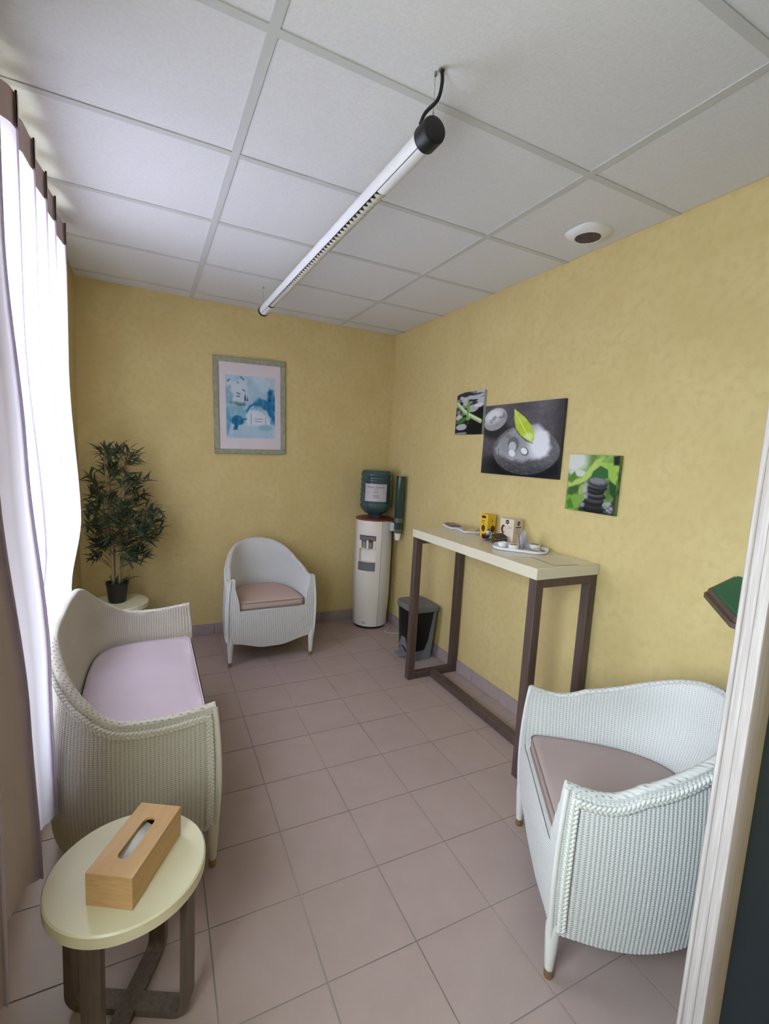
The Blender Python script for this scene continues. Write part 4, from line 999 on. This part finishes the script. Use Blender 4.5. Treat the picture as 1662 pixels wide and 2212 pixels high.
M_BISC = plain('biscuit_packet', (0.55, 0.38, 0.13), .35); M_BISC2 = plain('pale_packet', (0.62, 0.50, 0.24), .35); M_SACH = plain('dark_sachet', (0.12, 0.085, 0.09), .4); M_SACH2 = plain('grey_sachet', (0.33, 0.28, 0.25), .4)
ta = (-0.098, -1.235); tb_ = (-0.095, -1.405)
ra = math.radians(76)
dish('serving_tray', 'small white rectangular tray of dark sachets, farthest on the table', 'tray', (*ta, ZT), ra, 0.088, 0.052, 0.010, 0.017, M_PORC, 'white snack trays')
dish('serving_tray', 'small white rectangular tray of biscuit packets beside the yellow box', 'tray', (*tb_, ZT), ra, 0.080, 0.056, 0.010, 0.017, M_PORC, 'white snack trays')
def packet(name, m, loc, rot, l, w, h, label, cat, group):
    b = MB(); G = []
    for i, f in enumerate((-1, -.82, -.4, 0, .4, .82, 1)):
        t_ = h*(0.05, .45, .9, 1, .9, .45, .05)[i]
        G.append([(l/2*f, w/2*y, t_*s*(1-y*y*.8)) for y, s in ((-1, 0), (-.6, 1), (0, 1), (.6, 1), (1, 0), (.6, -1), (0, -1), (-.6, -1), (-1, 0))])
    b.grid(G); o = b.build(name, m, None, 60); o.location = loc; o.rotation_euler = rot; return tag(o, label, cat, group)
for k in range(6):
    a = -0.062+0.0248*k; c, s = math.cos(ra), math.sin(ra)
    packet('sachet', (M_SACH, M_SACH2)[k % 2], (ta[0]+a*c, ta[1]+a*s, ZT+.0185+.0012*(k % 2)), (0, -.35, ra), 0.036, 0.075, 0.0035, 'dark sugar sachet leaning in the farthest white tray', 'sachet', 'sachets in the far tray')
for k in range(5):
    a = -0.050+0.025*k; c, s = math.cos(ra), math.sin(ra)
    packet('biscuit_packet', (M_BISC2, M_BISC)[k % 2], (tb_[0]+a*c, tb_[1]+a*s, ZT+.0215+.004*(k % 3)), (0.1*(k-2), -.25+.2*(k % 2), ra+.25*(k % 3)), 0.042, 0.080, 0.005, 'wrapped beige biscuit in the tray beside the yellow box', 'biscuit', 'biscuits in the near tray')
packet('paper_sachet', M_PAPER, (-0.110, -1.520, ZT+.006), (0, .1, .4), .05, .03, .006, 'small white paper sachet lying before the yellow box', 'sachet', None)
def carton(name, label, cat, loc, rz, sx, sy, h, mA):
    t = thing(name, label, cat, loc, rz)
    bevelled('carton', mA, -sx/2, sx/2, -sy/2, sy/2, 0, h, .0012, 1, t); return t
def face_disc(t, name, m, ax, u, z, ru, rz_, sx, sy, n=20, off=.0006):
    b = MB(); P = [(u+ru*math.cos(2*PI*k/n), z+rz_*math.sin(2*PI*k/n)) for k in range(n)]
    # ax 'f': -Y face, 'l': -X face
    V = [(p[0], -sy/2-off, p[1]) if ax == 'f' else (-sx/2-off, p[0], p[1]) for p in P]
    b.add(V, [tuple(range(n))]); return b.build(name, m, t)
def face_bar(t, name, m, ax, u, z, w, h, sx, sy):
    b = MB(); P = [(u-w/2, z), (u+w/2, z), (u+w/2, z+h), (u-w/2, z+h)]
    V = [(p[0], -sy/2-.0006, p[1]) if ax == 'f' else (-sx/2-.0006, p[0], p[1]) for p in P]
    b.add(V, [(0, 1, 2, 3)]); return b.build(name, m, t)
M_YEL = plain('yellow_card', (0.78, 0.50, 0.03), .45); M_BRN = plain('brown_print', (0.10, 0.028, 0.012), .5); M_INK = plain('black_print', (0.015, 0.014, 0.014), .5); M_INKF = plain('faint_print', (0.38, 0.33, 0.29), .5)
sx, sy, hh = 0.070, 0.064, 0.142
yb = carton('tea_box', 'bright yellow upright tea box leaning by the wall', 'box', (-0.062, -1.566, ZT), math.radians(4), sx, sy, hh, M_YEL)
face_bar(yb, 'printed_logo', M_INK, 'l', 0.004, .116, .036, .016, sx, sy); face_bar(yb, 'printed_line', M_BRN, 'l', .006, .098, .026, .005, sx, sy); face_bar(yb, 'printed_line', M_BRN, 'l', .008, .086, .030, .004, sx, sy)
face_disc(yb, 'printed_cup', M_BRN, 'l', 0.004, .052, .017, .022, sx, sy); face_disc(yb, 'printed_cup', M_BRN, 'f', 0.012, .050, .019, .022, sx, sy); face_disc(yb, 'printed_leaf', M_BRN, 'f', -.024, .035, .007, .020, sx, sy); face_bar(yb, 'printed_line', M_BRN, 'f', .006, .095, .005, .016, sx, sy)
M_BEI = plain('pale_beige_card', (0.72, 0.60, 0.48), .5)
sx2, sy2, h2 = 0.090, 0.098, 0.145
bb_ = carton('tea_box', 'pale beige coffee box with round black emblems', 'box', (-0.060, -1.783, ZT), math.radians(10), sx2, sy2, h2, M_BEI)
face_disc(bb_, 'emblem', M_INK, 'l', -.002, .126, .013, .013, sx2, sy2); face_disc(bb_, 'emblem', M_INK, 'f', .0, .120, .013, .013, sx2, sy2)
for ax in ('l', 'f'): b_ = face_bar(bb_, 'emblem_band', M_BEI, ax, 0 if ax == 'f' else -.002, .124 if ax == 'l' else .118, .016, .004, sx2, sy2); b_.location = (-.0004, -.0004, 0)
face_disc(bb_, 'printed_cup', M_BRN, 'l', .026, .080, .017, .026, sx2, sy2); o_ = face_disc(bb_, 'printed_steam', M_BEI, 'l', .018, .080, .008, .017, sx2, sy2); o_.location = (-.0004, 0, 0)
face_bar(bb_, 'printed_line', M_INK, 'f', .0, .094, .050, .006, sx2, sy2)
for zz in (.082, .074, .066, .056): face_bar(bb_, 'printed_line', M_INKF, 'f', -.006, zz, .040, .003, sx2, sy2)
for zz in (.096, .088): face_bar(bb_, 'printed_line', M_INKF, 'l', -.022, zz, .034, .003, sx2, sy2)
def bowl(name, label, loc, r, h, m, group=None):
    b = MB(); b.lathe([(r*.7, 0), (r*.9, .004), (r, h), (r*.94, h), (r*.86, .008), (r*.3, .006)], 28); o = b.build(name, m, None, 40); o.location = loc; return tag(o, label, 'bowl', group)
bc = (-0.128, -1.650)
bowl('candy_bowl', 'small dark brown bowl holding wrapped candies', (*bc, ZT), .038, .026, plain('dark_brown_glaze', (0.035, 0.014, 0.012), .25))
for k, (dx, dy, dz, c, nm) in enumerate(((-.014, .012, .021, (0.50, 0.09, 0.06), 'red'), (.006, .016, .024, (0.55, 0.14, 0.07), 'orange'), (-.012, -.010, .022, (0.55, 0.20, 0.16), 'salmon'), (.016, -.006, .026, (0.70, 0.70, 0.78), 'silver'), (.012, .004, .042, (0.02, 0.16, 0.14), 'teal'), (.0, .0, .040, (0.62, 0.64, 0.72), 'white'))):
    b = MB(); pr = [(-.020, .006), (-.013, .0015), (-.008, .009), (0, .0115), (.008, .009), (.013, .0015), (.020, .006)]; n = 10
    b.grid([[(x, r*math.cos(2*PI*q/n)*(1+.12*(q % 2)), r*math.sin(2*PI*q/n)*(1+.12*(q % 2))) for x, r in pr] for q in range(n)], closeu=True)
    o = b.build('candy', plain(nm+'_wrapper', c, .25)); o.location = (bc[0]+dx, bc[1]+dy, ZT+dz); o.rotation_euler = (0.1*k, .25*(-1)**k, 1.1*k)
    tag(o, nm+' twist wrapped candy in the dark brown bowl', 'candy', 'wrapped candies in the bowl')
pc = (-0.158, -1.782)
def teabags():
    for k in range(5):
        m_ = (plain('black_tea_sachet', (0.020, 0.014, 0.010), .3), plain('gold_striped_sachet', (0.28, 0.22, 0.12), .35))[k % 2]
        b = MB(); b.box(-.036, .036, -.032, .032, -.0016, .0016); o = b.build('tea_sachet', m_); o.location = (pc[0]+.003*k, pc[1]+.002*k-.004, ZT+.0125+.0068*k); o.rotation_euler = (math.radians(14), math.radians(-10), math.radians(-35+5*k))
        tag(o, ('black' if k % 2 == 0 else 'gold edged')+' flat tea sachet in the pile before the beige box', 'tea sachet', 'pile of tea sachets')
teabags()
b = MB(); G = []
for i in range(9):
    x = -.030+.060*i/8; G.append([(x, y, .004+.030*math.exp(-((y+.006)/.016)**2)*(1-(x/.04)**2)+.003*math.sin(x*120)) for y in [-.03+.006*k for k in range(11)]])
b.grid(G); o = b.build('foil_wrapper', plain('silver_foil', (0.48, 0.48, 0.52), .3, .6), None, 50); o.location = (-0.162, -1.716, ZT+.0005); o.rotation_euler = (0, 0, .5); tag(o, 'crumpled silver foil wrapper beside the dark candy bowl', 'wrapper')
plc = (-0.168, -1.985); pr_ = math.radians(-50)
dish('oval_plate', 'large rounded white plate with dips and sweets near the table end', 'plate', (*plc, ZT), pr_, 0.150, 0.096, 0.07, 0.016, M_PORC)
def pl(u, v): return (plc[0]+u*math.cos(pr_)-v*math.sin(pr_), plc[1]+u*math.sin(pr_)+v*math.cos(pr_))
ZP = ZT+.0065
M_ORNG = plain('orange_dip', (0.50, 0.20, 0.05), .4)
def dip(x, y, r, fill, label):
    t = thing('dip_bowl', label, 'bowl', (x, y, ZP), 0, 'small white dip bowls'); b = MB(); h = .027
    b.lathe([(r*.72, 0), (r*.9, .004), (r, h), (r*.94, h), (r*.84, .008), (r*.3, .006)], 28); b.build('bowl', M_PORC, t, 40)
    if fill:
        b = MB(); b.lathe([(r*.90, h*.70), (r*.80, h*.95), (r*.45, h*1.08), (0.001, h*1.12)], 24, cap=False); b.build('filling', fill, t, 60)
dip(*pl(-.095, -.018), .027, None, 'empty small white bowl at the left of the plate')
dip(*pl(-.030, -.048), .030, M_ORNG, 'small white bowl of orange snacks at the front of the plate')
dip(*pl(.072, .042), .031, plain('amber_dip', (0.42, 0.20, 0.07), .4), 'small white bowl of amber snacks at the back of the plate')
for k in range(7):
    a = k*.9; b = MB(); bx, by = pl(.008, .002); bx += .012*math.cos(a); by += .012*math.sin(a)
    b.tube([(bx, by, ZP+.0005), (bx+.016*math.cos(a), by+.016*math.sin(a), ZP+.070+.006*(k % 3))], .0018, 6)
    tag(b.build('stirrer', plain('pink_stirrer_'+str(k), ((0.45, 0.28, 0.30), (0.62, 0.55, 0.56), (0.25, 0.12, 0.14))[k % 3], .5)), 'thin pinkish stirring stick standing on the white plate', 'stirrer', 'sticks on the plate')
for k, (u, v, c, l, w, hz, r, nm) in enumerate(((.036, -.052, (0.55, 0.48, 0.45), .034, .020, .006, .3, 'pale grey'), (.062, -.060, (0.40, 0.28, 0.24), .030, .018, .006, 1.2, 'brown'), (.072, -.030, (0.62, 0.56, 0.53), .032, .020, .006, 2.0, 'whitish'), (.092, -.046, (0.66, 0.48, 0.38), .038, .026, .010, .8, 'peach coloured'), (.118, -.014, (0.20, 0.14, 0.13), .030, .014, .005, 1.8, 'dark brown'))):
    packet('sweet', plain('sweet_wrap_'+str(k), c, .4), (*pl(u, v), ZP+hz), (0, 0, r), l, w, hz, nm+' wrapped sweet lying on the large white plate', 'sweet', 'sweets on the plate')
def napkin():
    t = thing('folded_napkin', 'pale blue grey napkin folded into a standing point on the plate', 'napkin', (*pl(.006, .056), ZP), math.radians(-50))
    b = MB(); apex = (0, 0, .105)
    V = [(-.042, -.012, 0), (0, -.030, 0), (.044, -.008, 0), (0.010, .024, 0), apex, (-.012, -.016, .07), (.020, -.012, .055)]
    b.add(V, [(0, 1, 5), (1, 4, 5), (0, 5, 4), (1, 6, 4), (1, 2, 6), (2, 4, 6), (2, 3, 4), (3, 0, 4)]); b.build('folded_cloth', plain('blue_grey_paper', (0.42, 0.46, 0.47), .8), t)
napkin()
b = MB(); G = []
for i in range(15):
    u = -.105+.21*i/14; G.append([(u, v, .0012+.010*sm(.05, .105, -u)*sm(-.03, -.075, v)*abs(math.sin((u+.1)*14))) for v in [-.0745+.149*k/10 for k in range(11)]])
b.grid(G); o = b.build('paper_sheet', plain('creamy_paper', (0.66, 0.61, 0.52), .25), None, 60); o.location = (-0.190, -2.245, ZT); o.rotation_euler = (0, 0, math.radians(82)); tag(o, 'curled sheet of pale paper lying on the near end of the table', 'paper')
